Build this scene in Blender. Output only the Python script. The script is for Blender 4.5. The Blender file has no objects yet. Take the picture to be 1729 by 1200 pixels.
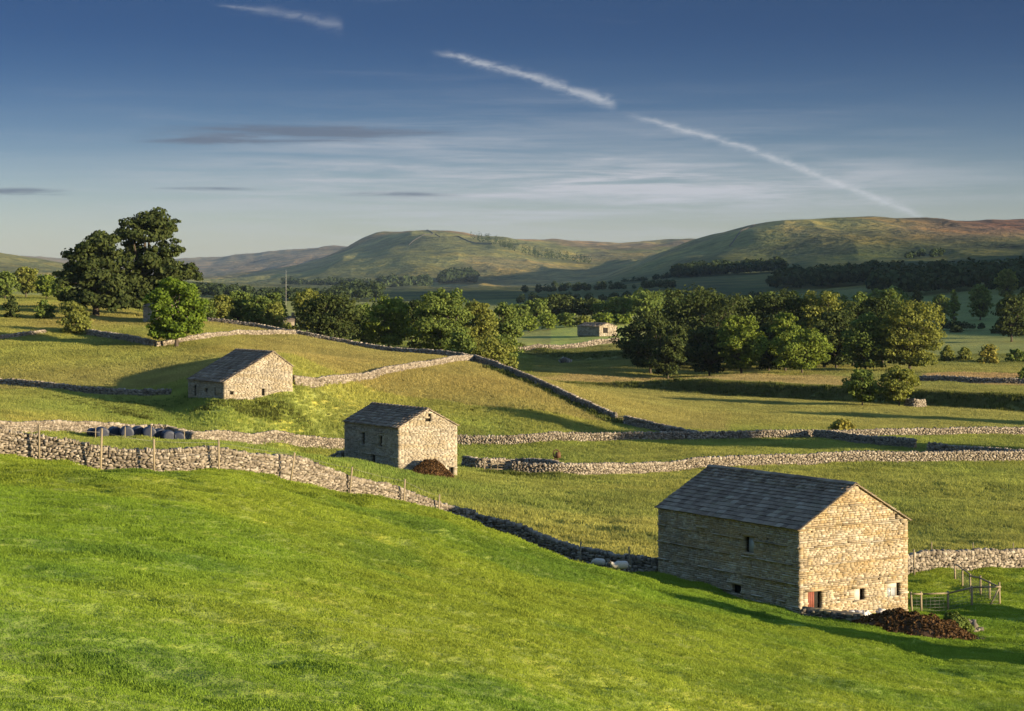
import bpy, math
import numpy as np
from mathutils import Vector, Matrix

# ------------------------------------------------------------------ constants
HAZE_D = 0.00002
F = 3200.0      # focal length expressed in photograph pixels (1729 px wide picture)
CX = 864.5
HZ = 495.0      # level line of the eye
SUN_A = math.radians(60)     # sun stands behind the viewer's right shoulder
SUN_E = math.radians(8.5)
SUNV = Vector((math.sin(SUN_A)*math.cos(SUN_E), -math.cos(SUN_A)*math.cos(SUN_E), math.sin(SUN_E)))
rng = np.random.default_rng(7)
scene = bpy.context.scene
COL = scene.collection

# ------------------------------------------------------------------ camera
cam_d = bpy.data.cameras.new('camera')
cam = bpy.data.objects.new('camera', cam_d)
COL.objects.link(cam)
cam_d.sensor_width = 36.0
cam_d.lens = F/1729.0*36.0
cam_d.shift_y = -(600.0-HZ)/1729.0
cam_d.clip_start = 0.5
cam_d.clip_end = 60000
cam.location = (0, 0, 0)
cam.rotation_euler = (math.radians(90), 0, 0)
scene.camera = cam

# ------------------------------------------------------------------ exposure
vs = scene.view_settings
vs.view_transform = 'Standard'
vs.look = 'None'
vs.exposure = 1.6
vs.gamma = 1.0
vs.use_curve_mapping = False
scene.cycles.use_denoising = True
scene.cycles.denoising_input_passes = 'RGB_ALBEDO_NORMAL'
scene.cycles.denoising_prefilter = 'ACCURATE'
scene.cycles.max_bounces = 6
scene.cycles.transparent_max_bounces = 8
scene.cycles.sample_clamp_indirect = 4.0
scene.cycles.volume_bounces = 0

# ------------------------------------------------------------------ node helper
class NT:
    def __init__(self, tree):
        self.t = tree
        self.n = tree.nodes
        self.l = tree.links
    def add(self, typ, **kw):
        nd = self.n.new(typ)
        for k, v in kw.items():
            setattr(nd, k, v)
        return nd
    def put(self, sock, val):
        if isinstance(val, bpy.types.NodeSocket):
            self.l.new(val, sock)
        elif val is not None:
            sock.default_value = val
    def m(self, op, a, b=None, c=None, clamp=False):
        nd = self.add('ShaderNodeMath', operation=op, use_clamp=clamp)
        for i, x in enumerate((a, b, c)):
            if x is not None:
                self.put(nd.inputs[i], x)
        return nd.outputs[0]
    def mix(self, f, a, b, mode='MIX'):
        nd = self.add('ShaderNodeMix', data_type='RGBA', blend_type=mode)
        self.put(nd.inputs[0], f)
        self.put(nd.inputs[6], a if isinstance(a, bpy.types.NodeSocket) else (*a, 1)[:4])
        self.put(nd.inputs[7], b if isinstance(b, bpy.types.NodeSocket) else (*b, 1)[:4])
        return nd.outputs[2]
    def xyz(self, x, y, z):
        nd = self.add('ShaderNodeCombineXYZ')
        for i, v in enumerate((x, y, z)):
            self.put(nd.inputs[i], v)
        return nd.outputs[0]
    def noise(self, vec, scale, detail=3, rough=0.55, dist=0.0, out='Fac'):
        nd = self.add('ShaderNodeTexNoise')
        if vec is not None:
            self.put(nd.inputs['Vector'], vec)
        nd.inputs['Scale'].default_value = scale
        nd.inputs['Detail'].default_value = detail
        nd.inputs['Roughness'].default_value = rough
        nd.inputs['Distortion'].default_value = dist
        return nd.outputs[out]
    def ss(self, x, a, b):
        nd = self.add('ShaderNodeMapRange', interpolation_type='SMOOTHSTEP')
        self.put(nd.inputs[0], x)
        nd.inputs[1].default_value = a
        nd.inputs[2].default_value = b
        return nd.outputs[0]

# ------------------------------------------------------------------ sky
world = bpy.data.worlds.new('World')
scene.world = world
world.use_nodes = True
w = NT(world.node_tree)
w.n.clear()
sky = w.add('ShaderNodeTexSky', sky_type='NISHITA')
sky.sun_disc = False
sky.sun_elevation = SUN_E
sky.sun_rotation = math.atan2(SUNV.x, SUNV.y)
sky.altitude = 250
sky.air_density = 1.0
sky.dust_density = 1.2
sky.ozone_density = 2.0
tc = w.add('ShaderNodeTexCoord')
sp = w.add('ShaderNodeSeparateXYZ')
w.l.new(tc.outputs['Generated'], sp.inputs[0])
dx, dy, dz = sp.outputs
# azimuth / elevation of the direction looked at, both in hundredths of a radian
az = w.m('MULTIPLY', w.m('ARCTAN2', dx, dy), 100.0)
el = w.m('MULTIPLY', w.m('ARCSINE', dz), 100.0)
# tint darkens low sky with height, then brightens overhead, added to fill the shadows
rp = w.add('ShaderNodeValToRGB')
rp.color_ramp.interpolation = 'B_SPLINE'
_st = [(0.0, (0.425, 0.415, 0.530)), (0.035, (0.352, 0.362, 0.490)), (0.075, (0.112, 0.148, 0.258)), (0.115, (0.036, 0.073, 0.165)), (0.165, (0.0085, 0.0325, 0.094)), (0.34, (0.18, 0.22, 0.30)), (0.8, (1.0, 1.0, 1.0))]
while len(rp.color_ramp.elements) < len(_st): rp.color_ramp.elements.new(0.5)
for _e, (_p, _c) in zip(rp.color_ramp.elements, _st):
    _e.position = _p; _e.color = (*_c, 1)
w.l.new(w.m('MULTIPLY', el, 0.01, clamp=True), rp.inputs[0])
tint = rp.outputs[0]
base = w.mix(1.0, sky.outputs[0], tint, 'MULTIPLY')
lp = w.xyz(w.m('MULTIPLY', az, 0.045), w.m('MULTIPLY', el, 0.9), 0.0)
lp2 = w.xyz(w.m('MULTIPLY', az, 0.11), w.m('MULTIPLY', el, 1.6), 3.7)
n1 = w.noise(lp, 1.0, 5, 0.6, 0.5)
n2 = w.noise(lp2, 1.0, 6, 0.62, 0.3)
def gauss2(ca, ce, wa, we):
    a = w.m('POWER', w.m('ABSOLUTE', w.m('DIVIDE', w.m('SUBTRACT', az, ca), wa)), 2.0)
    e = w.m('POWER', w.m('ABSOLUTE', w.m('DIVIDE', w.m('SUBTRACT', el, ce), we)), 2.0)
    return w.m('EXPONENT', w.m('MULTIPLY', w.m('ADD', a, e), -1.0))
def UA(u): return math.atan((u-CX)/F)*100
def VE(v, u=CX): return math.atan((HZ-v)/F*math.cos(math.atan((u-CX)/F)))*100
# thin pale veil above the hills
veil = w.m('MULTIPLY', gauss2(UA(830), VE(322), 18.0, 3.3),
           w.m('ADD', w.m('MULTIPLY', w.ss(n1, 0.38, 0.75), 0.75), w.m('MULTIPLY', w.ss(n2, 0.45, 0.75), 0.6)), clamp=True)
streak = w.m('MULTIPLY', gauss2(UA(1080), VE(316), 14.0, 1.15), w.ss(n2, 0.32, 0.62), clamp=True)
high = w.m('MULTIPLY', w.ss(n2, 0.60, 0.86), w.m('MULTIPLY', w.ss(el, 2.0, 6.0), 0.06))
pale = w.m('ADD', w.m('MULTIPLY', veil, 1.0), w.m('ADD', w.m('MULTIPLY', streak, 1.0), high), clamp=True)
c1 = w.mix(pale, base, (1.10, 1.14, 1.24))
# grey flat bars of cloud
def bar(u, v, wu, wv, k):
    return w.m('MULTIPLY', gauss2(UA(u), VE(v, u), wu/32.0, wv/32.0), k)
bars = w.m('ADD', w.m('ADD', bar(520, 225, 225, 17, 1.0), bar(330, 237, 130, 7, 0.7)),
           w.m('ADD', w.m('ADD', bar(35, 324, 100, 7, 0.9), bar(360, 318, 90, 4, 0.7)), bar(680, 328, 105, 5.5, 0.75)))
n3 = w.noise(w.xyz(w.m('MULTIPLY', az, 0.2), w.m('MULTIPLY', el, 2.3), 9.1), 1.0, 5, 0.6, 0.4)
barf = w.m('MULTIPLY', w.ss(w.m('MULTIPLY', bars, w.m('SUBTRACT', w.m('MULTIPLY', n3, 3.0), 0.75)), 0.12, 0.85), 0.8)
c2 = w.mix(barf, c1, (0.26, 0.32, 0.46))
# vapour trails: narrow bands along a line, ragged by noise
nt = w.noise(w.xyz(w.m('MULTIPLY', az, 1.1), w.m('MULTIPLY', el, 3.2), 1.3), 1.0, 6, 0.68, 0.6)
nw = w.noise(w.xyz(w.m('MULTIPLY', az, 0.42), w.m('MULTIPLY', el, 0.42), 5.0), 1.0, 4, 0.55)
def trail(pts, w0, w1, k):
    """pts: three points (u,v) of a parabola el(az); half widths at both ends"""
    A = [UA(p[0]) for p in pts]; E = [VE(p[1], p[0]) for p in pts]
    q = np.polyfit(A, E, 2)
    cen = w.m('ADD', w.m('MULTIPLY', w.m('ADD', w.m('MULTIPLY', az, float(q[0])), float(q[1])), az), float(q[2]))
    cen = w.m('ADD', cen, w.m('MULTIPLY', w.m('SUBTRACT', nw, 0.5), 0.55))
    tpar = w.m('DIVIDE', w.m('SUBTRACT', az, A[0]), A[2]-A[0])
    hw = w.m('MULTIPLY_ADD', tpar, (w1-w0)/32.0, w0/32.0)
    hw = w.m('MULTIPLY', w.m('MAXIMUM', hw, 0.03), w.m('ADD', 0.2, w.m('MULTIPLY', nt, 1.4)))
    d = w.m('DIVIDE', w.m('ABSOLUTE', w.m('SUBTRACT', el, cen)), hw)
    band = w.m('EXPONENT', w.m('MULTIPLY', w.m('POWER', d, 1.6), -1.0))
    ends = w.m('MULTIPLY', w.ss(tpar, -0.02, 0.16), w.m('SUBTRACT', 1.0, w.ss(tpar, 0.95, 1.02)))
    return w.m('MULTIPLY', w.m('MULTIPLY', band, ends), w.m('MULTIPLY', w.ss(nt, 0.15, 0.65), k), clamp=True)
tr = w.m('MAXIMUM', trail([(728, 86), (885, 126), (1040, 178)], 4.5, 9.5, 0.62),
         trail([(1048, 192), (1300, 264), (1560, 372)], 5.2, 7.5, 0.66))
tr = w.m('MAXIMUM', tr, trail([(360, 6), (480, 23), (580, 46)], 2.4, 10, 0.24))
c3 = w.mix(tr, c2, (1.30, 1.34, 1.42))
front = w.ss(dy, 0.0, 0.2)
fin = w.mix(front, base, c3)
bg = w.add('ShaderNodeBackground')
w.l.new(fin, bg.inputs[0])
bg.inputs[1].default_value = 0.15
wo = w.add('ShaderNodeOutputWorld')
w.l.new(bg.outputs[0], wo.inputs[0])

# ------------------------------------------------------------------ sun
sun_d = bpy.data.lights.new('sun', 'SUN')
sun_d.energy = 3.95
sun_d.angle = math.radians(0.55)
sun_d.color = (1.0, 0.80, 0.52)
sun = bpy.data.objects.new('sun', sun_d)
COL.objects.link(sun)
sun.location = (200, -150, 120)
sun.rotation_euler = (-SUNV).to_track_quat('-Z', 'Y').to_euler()

# ------------------------------------------------------------------ generic helpers
def tag(o, label=None, cat=None, group=None, kind=None):
    if label: o['label'] = label
    if cat: o['category'] = cat
    if group: o['group'] = group
    if kind: o['kind'] = kind
    return o
def empty(name, loc, label=None, cat=None, group=None):
    o = bpy.data.objects.new(name, None)
    o.empty_display_size = 0.3
    COL.objects.link(o)
    o.location = loc
    return tag(o, label, cat, group)
def wloc(o):
    p = Vector(o.location)
    while o.parent:
        o = o.parent
        p = p + Vector(o.location)
    return p
def mesh_arrays(name, V, Q, mat=None, rnd=None, col=None, smooth=False):
    """V (n,3) float, Q (m,k) int faces of equal size"""
    V = np.asarray(V, np.float32); Q = np.asarray(Q, np.int32)
    me = bpy.data.meshes.new(name)
    k = Q.shape[1]
    me.vertices.add(len(V)); me.vertices.foreach_set('co', V.ravel())
    me.loops.add(Q.size); me.loops.foreach_set('vertex_index', Q.ravel())
    me.polygons.add(len(Q))
    me.polygons.foreach_set('loop_start', np.arange(0, Q.size, k, dtype=np.int32))
    me.polygons.foreach_set('loop_total', np.full(len(Q), k, np.int32))
    if smooth:
        me.polygons.foreach_set('use_smooth', np.ones(len(Q), bool))
    if rnd is not None:
        a = me.attributes.new('rnd', 'FLOAT', 'POINT'); a.data.foreach_set('value', np.asarray(rnd, np.float32))
    if col is not None:
        a = me.attributes.new('col', 'FLOAT_COLOR', 'POINT')
        c4 = np.ones((len(V), 4), np.float32); c4[:, :3] = col
        a.data.foreach_set('color', c4.ravel())
    me.update(calc_edges=True)
    if mat: me.materials.append(mat)
    return me
def mk(name, V, Q, mat, parent=None, loc=None, **kw):
    """mesh object; V in world coordinates; origin at loc, or at the parent's origin"""
    V = np.asarray(V, np.float64)
    if loc is None:
        loc = wloc(parent) if parent else Vector((0, 0, 0))
    loc = Vector(loc)
    me = mesh_arrays(name, V-np.array(loc), Q, mat, **kw)
    o = bpy.data.objects.new(name, me)
    COL.objects.link(o)
    if parent:
        o.parent = parent
        o.location = loc-wloc(parent)
    else:
        o.location = loc
    return o
CUBE_V = np.array([[-1,-1,-1],[1,-1,-1],[1,1,-1],[-1,1,-1],[-1,-1,1],[1,-1,1],[1,1,1],[-1,1,1]], float)*0.5
CUBE_Q = np.array([[0,3,2,1],[4,5,6,7],[0,1,5,4],[1,2,6,5],[2,3,7,6],[3,0,4,7]])
class MB:
    """collects quads"""
    def __init__(self):
        self.V = []; self.Q = []; self.R = []; self.n = 0
    def add(self, V, Q, r=0.0):
        self.V.append(np.asarray(V, float)); self.Q.append(np.asarray(Q, int)+self.n)
        self.R.append(np.full(len(V), r)); self.n += len(V)
    def box(self, c, ax, ay, az_, size, r=0.0, vert=None):
        T = np.array([np.array(ax)*size[0], np.array(ay)*size[1], np.array(az_)*size[2]])
        V = (CUBE_V if vert is None else vert) @ T + np.array(c)
        self.add(V, CUBE_Q, r)
    def tube(self, pts, rad, n=6, r=0.0):
        pts = np.asarray(pts, float); rad = np.broadcast_to(rad, (len(pts),))
        rings = []
        for i, p in enumerate(pts):
            t = pts[min(i+1, len(pts)-1)]-pts[max(i-1, 0)]
            t /= np.linalg.norm(t)+1e-9
            a = np.cross(t, [0.31, 0.17, 0.93] if abs(t[2]) < 0.9 else [1, 0.2, 0]); a /= np.linalg.norm(a)
            b = np.cross(t, a)
            ang = np.linspace(0, 2*np.pi, n, endpoint=False)
            rings.append(p+rad[i]*(np.cos(ang)[:, None]*a+np.sin(ang)[:, None]*b))
        V = np.concatenate(rings+[pts[:1], pts[-1:]])
        Q = []
        m = len(pts)
        for i in range(m-1):
            for j in range(n):
                Q.append([i*n+j, i*n+(j+1) % n, (i+1)*n+(j+1) % n, (i+1)*n+j])
        for j in range(0, n, 2):
            Q.append([m*n, (j+2) % n, (j+1) % n, j])
            Q.append([m*n+1, (m-1)*n+j, (m-1)*n+(j+1) % n, (m-1)*n+(j+2) % n])
        self.add(V, Q, r)
    def build(self, name, mat, parent=None, loc=None, **kw):
        return mk(name, np.concatenate(self.V), np.concatenate(self.Q), mat, parent, loc, rnd=np.concatenate(self.R), **kw)

# numpy value noise ---------------------------------------------------
def _hash(ix, iy, seed):
    h = (ix.astype(np.int64)*374761393+iy.astype(np.int64)*668265263+seed*1274126177) & 0x7fffffff
    h = ((h ^ (h >> 13))*1274126177) & 0x7fffffff
    h = (h ^ (h >> 16)) & 0xffff
    return h/65535.0
def vnoise(x, y, seed=0):
    x = np.asarray(x, float); y = np.asarray(y, float)
    ix = np.floor(x); iy = np.floor(y); fx = x-ix; fy = y-iy
    fx = fx*fx*(3-2*fx); fy = fy*fy*(3-2*fy)
    a = _hash(ix, iy, seed); b = _hash(ix+1, iy, seed); c = _hash(ix, iy+1, seed); d = _hash(ix+1, iy+1, seed)
    return (a*(1-fx)+b*fx)*(1-fy)+(c*(1-fx)+d*fx)*fy
def fbm(x, y, octv=4, seed=0, gain=0.5):
    s = 0; a = 1; t = 0
    for i in range(octv):
        s = s+a*vnoise(x*2**i+17.3*i, y*2**i-9.1*i, seed+i); t += a; a *= gain
    return s/t
def sstep(a, b, x):
    t = np.clip((x-a)/(b-a), 0, 1)
    return t*t*(3-2*t)

# ------------------------------------------------------------------ terrain height
def PX(u, v, Y):
    return np.array([(u-CX)*Y/F, Y, -(v-HZ)*Y/F])
def XY(u, Y):
    return np.array([(u-CX)*Y/F, Y])
# the terrace bank across the flat valley floor, far end first: (x, y)
BANK1 = np.array([XY(965, 372), XY(1120, 362), XY(1300, 342), XY(1500, 322), XY(1729, 303), XY(2300, 262)])
BANK2 = np.array([XY(780, 560), XY(880, 524), XY(960, 505), XY(1060, 490), XY(1130, 482)])
def polysd(x, y, P):
    """signed distance to a polyline, positive on its left (far) side, and the running fraction"""
    best = np.full(x.shape, 1e9); sg = np.ones(x.shape); fr = np.zeros(x.shape)
    for i in range(len(P)-1):
        a = P[i]; d = P[i+1]-a; L2 = d@d
        t = np.clip(((x-a[0])*d[0]+(y-a[1])*d[1])/L2, 0, 1)
        ex = x-a[0]-t*d[0]; ey = y-a[1]-t*d[1]
        dd = np.hypot(ex, ey)
        s = np.sign(d[0]*(y-a[1])-d[1]*(x-a[0]))
        m = dd < best
        best = np.where(m, dd, best); sg = np.where(m, s, sg); fr = np.where(m, (i+t)/(len(P)-1), fr)
    return best*sg, fr
def banks(x, y):
    d, f = polysd(x, y, BANK1)
    h = 2.3*sstep(-2.6, 1.2, d)*sstep(0.0, 0.30, f)*(1-sstep(60, 160, d))
    d2, f2 = polysd(x, y, BANK2)
    h = h+1.0*sstep(-4.2, 1.2, d2)*sstep(0.0, 0.2, f2)*(1-sstep(0.8, 1.0, f2))*(1-sstep(40, 110, d2))
    return h
FELL = np.array([(430, 440, 42, 70), (540, 800, 84, 115), (800, 1500, 150, 185), (1250, 2400, 95, 300), (1700, 3300, 30, 350)], float)
def fell(x, y):
    """the high fell to the right of the view whose shadow lies over the far slopes"""
    best = np.full(np.shape(x), 1e9); h = np.zeros(np.shape(x)); wd = np.ones(np.shape(x))
    for a, b in zip(FELL[:-1], FELL[1:]):
        d = b[:2]-a[:2]
        t = np.clip(((x-a[0])*d[0]+(y-a[1])*d[1])/(d@d), 0, 1)
        e = np.hypot(x-a[0]-t*d[0], y-a[1]-t*d[1])
        w_ = a[3]+(b[3]-a[3])*t; hh = a[2]+(b[2]-a[2])*t
        m = e/w_ < best
        best = np.where(m, e/w_, best); h = np.where(m, hh, h)
    return h*np.exp(-best**2)
NEAR = []   # (u, Y, Z)
def nv(*rows):
    for u, v, Y in rows: NEAR.append((u, Y, -(v-HZ)*Y/F))
def nz(*rows):
    for u, Y, Z in rows: NEAR.append((u, Y, Z))
nz((-1500, 4, -2.0), (0, 4, -2.1), (864, 4, -2.3), (1729, 4, -2.5), (3200, 4, -2.9),
   (-1500, 15, -3.6), (0, 15, -4.4), (864, 15, -5.1), (1729, 15, -6.0), (3200, 15, -7.2),
   (-800, 30, -5.4), (0, 30, -6.6), (430, 30, -7.5), (864, 30, -8.4), (1729, 30, -10.6), (2600, 30, -12.2),
   (-500, 45, -6.2), (0, 45, -7.4), (430, 45, -8.5), (864, 45, -9.95), (1300, 45, -11.7), (1729, 45, -13.4), (2600, 45, -15.0),
   (1300, 58, -13.0), (864, 60, -11.3), (430, 60, -9.3), (0, 60, -8.0), (1729, 60, -15.3),
   (-400, 75, -6.6), (0, 75, -8.45), (430, 75, -9.9), (864, 75, -12.5), (1300, 75, -14.9), (1729, 75, -16.7), (2400, 75, -17.6),
   (0, 95, -9.0), (260, 95, -9.55), (480, 95, -10.6), (670, 95, -12.2), (864, 95, -13.75), (1000, 95, -14.75), (1100, 95, -15.5), (1400, 96, -17.3), (1580, 96, -18.2), (1729, 95, -18.3), (2300, 95, -18.8))
nv((-60, 762, 108), (0, 763, 110), (65, 772, 110.5), (170, 790, 111), (260, 798, 112), (370, 797, 114.5), (480, 805, 118), (560, 826, 122), (600, 838, 124), (680, 860, 127.5))
nz((740, 130, -15.9), (797, 132, -16.8), (864, 130, -17.3), (920, 128, -17.75), (980, 126, -18.05), (1050, 124, -18.3), (1110, 122, -18.5),
   (740, 116, -13.35), (864, 112, -14.55), (980, 108, -15.5), (1050, 106, -15.95), (1112, 106, -16.5), (1180, 106, -17.0), (1350, 102, -17.75))
nv((1112, 980, 121.5), (1231, 1008, 115.5), (1350, 1036, 110))
nz((1440, 112, -19.0), (1533, 114.6, -19.35), (1250, 124, -19.2), (1400, 122, -19.4), (1600, 108, -19.2), (1729, 110, -19.5), (1600, 120, -19.55), (1688, 120, -19.6),
   (1535, 134, -19.7), (1729, 139, -19.9), (2300, 140, -20.2), (1300, 140, -19.4), (1100, 140, -18.7), (900, 145, -18.1), (2300, 115, -19.9))
nv((581, 777, 187.3), (673, 797, 178), (771, 808, 181.4))
nz((671, 190, -17.4), (720, 195, -17.9))
nv((400, 757, 178), (240, 742, 187), (240, 751, 163), (100, 733, 190), (0, 730, 180), (-200, 722, 175), (200, 736, 200), (330, 744, 213), (430, 753, 222), (500, 757, 226), (580, 757, 230))
nz((500, 150, -13.6), (640, 150, -15.6), (760, 155, -17.0), (300, 140, -11.7), (0, 140, -11.2))
nz((771, 235, -18.7), (880, 235, -18.7), (1000, 238, -18.65), (1130, 240, -18.7), (1360, 243, -18.7), (1729, 250, -18.8), (2300, 250, -19.2),
   (815, 195, -18.5), (950, 192, -18.6), (1200, 202, -18.6), (1560, 210, -18.7), (1729, 212, -18.8), (2300, 205, -19.4),
   (1200, 165, -19.1), (1500, 165, -19.5), (1729, 170, -19.6))
nv((0, 680, 226), (-200, 678, 226), (200, 700, 224), (330, 712, 224), (300, 690, 233), (450, 705, 228), (540, 705, 236))
nv((378, 674, 230), (493, 656, 234.9), (318, 671, 239.3))
nv((650, 700, 245), (750, 690, 250), (850, 668, 265), (900, 700, 252))
nz((1000, 245, -18.2))
nv((1180, 743, 241), (1110, 730, 248), (1055, 716, 256), (1040, 711, 258), (1000, 694, 264), (940, 668, 274), (880, 640, 286), (830, 621, 299), (800, 611, 309),
   (700, 599, 320), (600, 588, 330), (570, 581, 332), (500, 567, 336), (430, 554, 345), (345, 544, 350),
   (560, 648, 248), (640, 635, 265), (700, 624, 280), (750, 615, 295))
nv((650, 605, 300), (560, 600, 300), (450, 600, 290), (350, 600, 285))
nv((0, 652, 262), (160, 665, 250), (290, 668, 245), (-200, 640, 268), (150, 620, 280), (0, 615, 285), (-200, 605, 290))
nv((265, 586, 300), (210, 577, 309), (150, 566, 320), (70, 570, 316), (0, 573, 315), (-200, 560, 320), (345, 573, 309), (400, 567, 319), (460, 566, 329))
nv((200, 535, 360), (100, 532, 355), (0, 530, 355), (300, 541, 355), (0, 515, 420), (150, 515, 440), (-300, 515, 400))
nz((1100, 292, -17.7), (1000, 318, -16.6), (950, 300, -14.6), (1050, 284, -16.7), (1150, 275, -18.2), (900, 330, -15.6),
   (1300, 290, -18.7), (1729, 290, -18.9), (1200, 320, -18.65), (1500, 330, -18.7), (2300, 300, -19.4), (1300, 400, -18.7), (1600, 400, -18.7), (1100, 400, -18.6), (2300, 400, -19),
   (560, 370, -10.5), (700, 370, -12.5), (800, 370, -14.4), (870, 370, -16.4), (400, 400, -8.5), (960, 420, -17.8), (1050, 440, -18.0),
   (0, 500, -1.0), (200, 500, -2.5), (400, 500, -9.0), (600, 500, -13.0), (800, 480, -16.0), (950, 500, -17.6),
   (950, 522, -16.2), (1010, 560, -11.0), (880, 560, -12.0), (1300, 470, -18.3), (1650, 460, -18.2), (1300, 560, -16), (1729, 560, -15.5), (2300, 500, -17))
FAR = []    # (u, Y, v)
def fv(Y, *rows):
    for u, v in rows: FAR.append((u, Y, v))
fv(500, (-400, 500), (0, 501), (200, 511), (400, 552), (600, 578), (800, 598), (950, 605), (1300, 612), (1729, 604), (2300, 600), (3200, 590))
fv(640, (-400, 495), (0, 496), (200, 503), (400, 538), (700, 560), (880, 557), (1010, 547), (1300, 572), (1700, 571), (2300, 560), (3200, 540))
fv(900, (-400, 480), (0, 486), (200, 490), (400, 522), (700, 533), (1000, 527), (1300, 535), (1500, 531), (1600, 526), (1729, 520), (2300, 490), (3200, 470))
fv(1300, (-400, 470), (0, 478), (400, 507), (700, 512), (1000, 506), (1300, 505), (1500, 488), (1600, 480), (1729, 470), (2300, 468))
fv(2000, (-400, 462), (0, 472), (400, 496), (700, 494), (1000, 485), (1100, 477), (1300, 463), (1500, 452), (1729, 444), (2300, 470))
fv(2800, (0, 470), (400, 490), (700, 484), (1000, 475), (1060, 464), (1120, 451), (1180, 437), (1300, 424), (1500, 418), (1729, 414), (2300, 455))
fv(3500, (-400, 440), (0, 470), (100, 472), (355, 485), (500, 482), (640, 477), (760, 476), (900, 476), (960, 472), (1000, 464), (1060, 443), (1120, 419), (1180, 397), (1240, 383),
   (1290, 376), (1330, 372), (1420, 367.5), (1500, 366.5), (1600, 370), (1729, 375), (2300, 415))
fv(4300, (-300, 420), (0, 432), (50, 441), (90, 450), (200, 470), (355, 480), (450, 474), (520, 464), (580, 452), (640, 442), (760, 440), (900, 452), (1000, 452), (1120, 440), (1300, 410), (1600, 405))
fv(6000, (0, 470), (300, 482), (355, 472), (400, 467), (450, 461), (520, 446), (580, 425), (610, 408), (640, 396.5), (700, 392), (760, 394), (830, 402), (900, 404.5), (1000, 411), (1130, 408), (1300, 405), (1700, 405))
fv(7200, (300, 480), (500, 455), (640, 425), (760, 425), (900, 418), (1060, 410), (1130, 406), (1300, 415))
fv(9500, (-300, 434), (0, 433), (50, 432.5), (100, 438), (200, 443), (330, 444), (390, 439), (450, 430), (520, 422), (580, 418), (700, 422), (1000, 430), (1700, 430))
fv(14000, (-300, 455), (300, 455), (864, 455), (1400, 455), (2000, 455))
def uq(x, y):
    a = np.arctan2(x, np.maximum(y, 1e-3))
    u = CX+F*np.tan(np.clip(a, -0.62, 0.62))
    return u/380.0, 2.3*np.log(np.maximum(np.hypot(x, y)*0+np.maximum(y, 3.0), 3.0))
class TPS:
    def __init__(self, U, Q, Z, lam):
        self.p = np.stack([U, Q], 1); n = len(U)
        K = self.k(self.p[:, None, :]-self.p[None])
        A = np.zeros((n+3, n+3)); A[:n, :n] = K+lam*np.eye(n)
        Pm = np.concatenate([np.ones((n, 1)), self.p], 1)
        A[:n, n:] = Pm; A[n:, :n] = Pm.T
        self.w = np.linalg.solve(A, np.concatenate([Z, np.zeros(3)]))
    @staticmethod
    def k(d):
        r2 = (d**2).sum(-1)
        return 0.5*r2*np.log(r2+1e-12)
    def __call__(self, U, Q):
        out = np.empty(U.shape); uf = U.ravel(); qf = Q.ravel(); of = out.ravel()
        n = len(self.p)
        for i in range(0, len(uf), 40000):
            s = slice(i, i+40000)
            du = uf[s, None]-self.p[None, :, 0]; dq = qf[s, None]-self.p[None, :, 1]
            r2 = du*du+dq*dq
            of[s] = (0.5*r2*np.log(r2+1e-12))@self.w[:n]+self.w[n]+self.w[n+1]*uf[s]+self.w[n+2]*qf[s]
        return out
_n = np.array(NEAR)
_x, _y = (_n[:, 0]-CX)*_n[:, 1]/F, _n[:, 1]
_nb = _n[:, 2].copy()      # control heights are of the land without the banks
TN = TPS(*uq(_x, _y), _nb, 0.002)
_f = np.array(FAR)
TF = TPS(*uq((_f[:, 0]-CX)*_f[:, 1]/F, _f[:, 1]), HZ-_f[:, 2], 0.0005)
def ground(x, y, fine=True):
    x = np.asarray(x, float); y = np.asarray(y, float)
    sh = np.broadcast(x, y).shape
    x = np.broadcast_to(x, sh).ravel(); y = np.broadcast_to(y, sh).ravel()
    yc = np.maximum(y, 3.0)
    U, Q = uq(x, y)
    b = sstep(math.log(460), math.log(640), np.log(yc))
    z = np.zeros(x.shape)
    mn = b < 1; mf = b > 0
    zn = np.zeros(x.shape); zf = np.zeros(x.shape)
    if mn.any(): zn[mn] = TN(U[mn], Q[mn])
    if mf.any(): zf[mf] = TF(U[mf], Q[mf])*yc[mf]/F
    z = zn*(1-b)+zf*b
    near = y < 900
    if near.any():
        zb = np.zeros(x.shape); zb[near] = banks(x[near], y[near]); z = z+zb*(1-b*0.0)*(1-sstep(560, 760, y))
    z = z+fell(x, y)
    if fine:
        far = sstep(1400, 3200, y)
        z = z+far*((fbm(x/420+3, y/900, 4, 11)-0.5)*34+(np.abs(fbm(x/170, y/620, 3, 5)-0.5))*-40+6)
        nr = 1-sstep(120, 260, y)
        z = z+(fbm(x/9, y/9, 3, 21)-0.5)*0.55*sstep(10, 40, y)*(1-sstep(400, 900, y))
        z = z+nr*((fbm(x/1.5, y/1.2, 3, 31)-0.5)*0.36+(fbm(x/3.6+0.3*y/3.6, y/2.4, 2, 33)-0.5)*(0.22+0.62*sstep(0.42, 0.66, fbm(x/17, y/17, 2, 35))))
    return z.reshape(sh)
def G(x, y):
    return float(ground(np.array([x]), np.array([y]))[0])
def Gp(u, Y):
    p = XY(u, Y)
    return np.array([p[0], p[1], G(p[0], p[1])])

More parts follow.
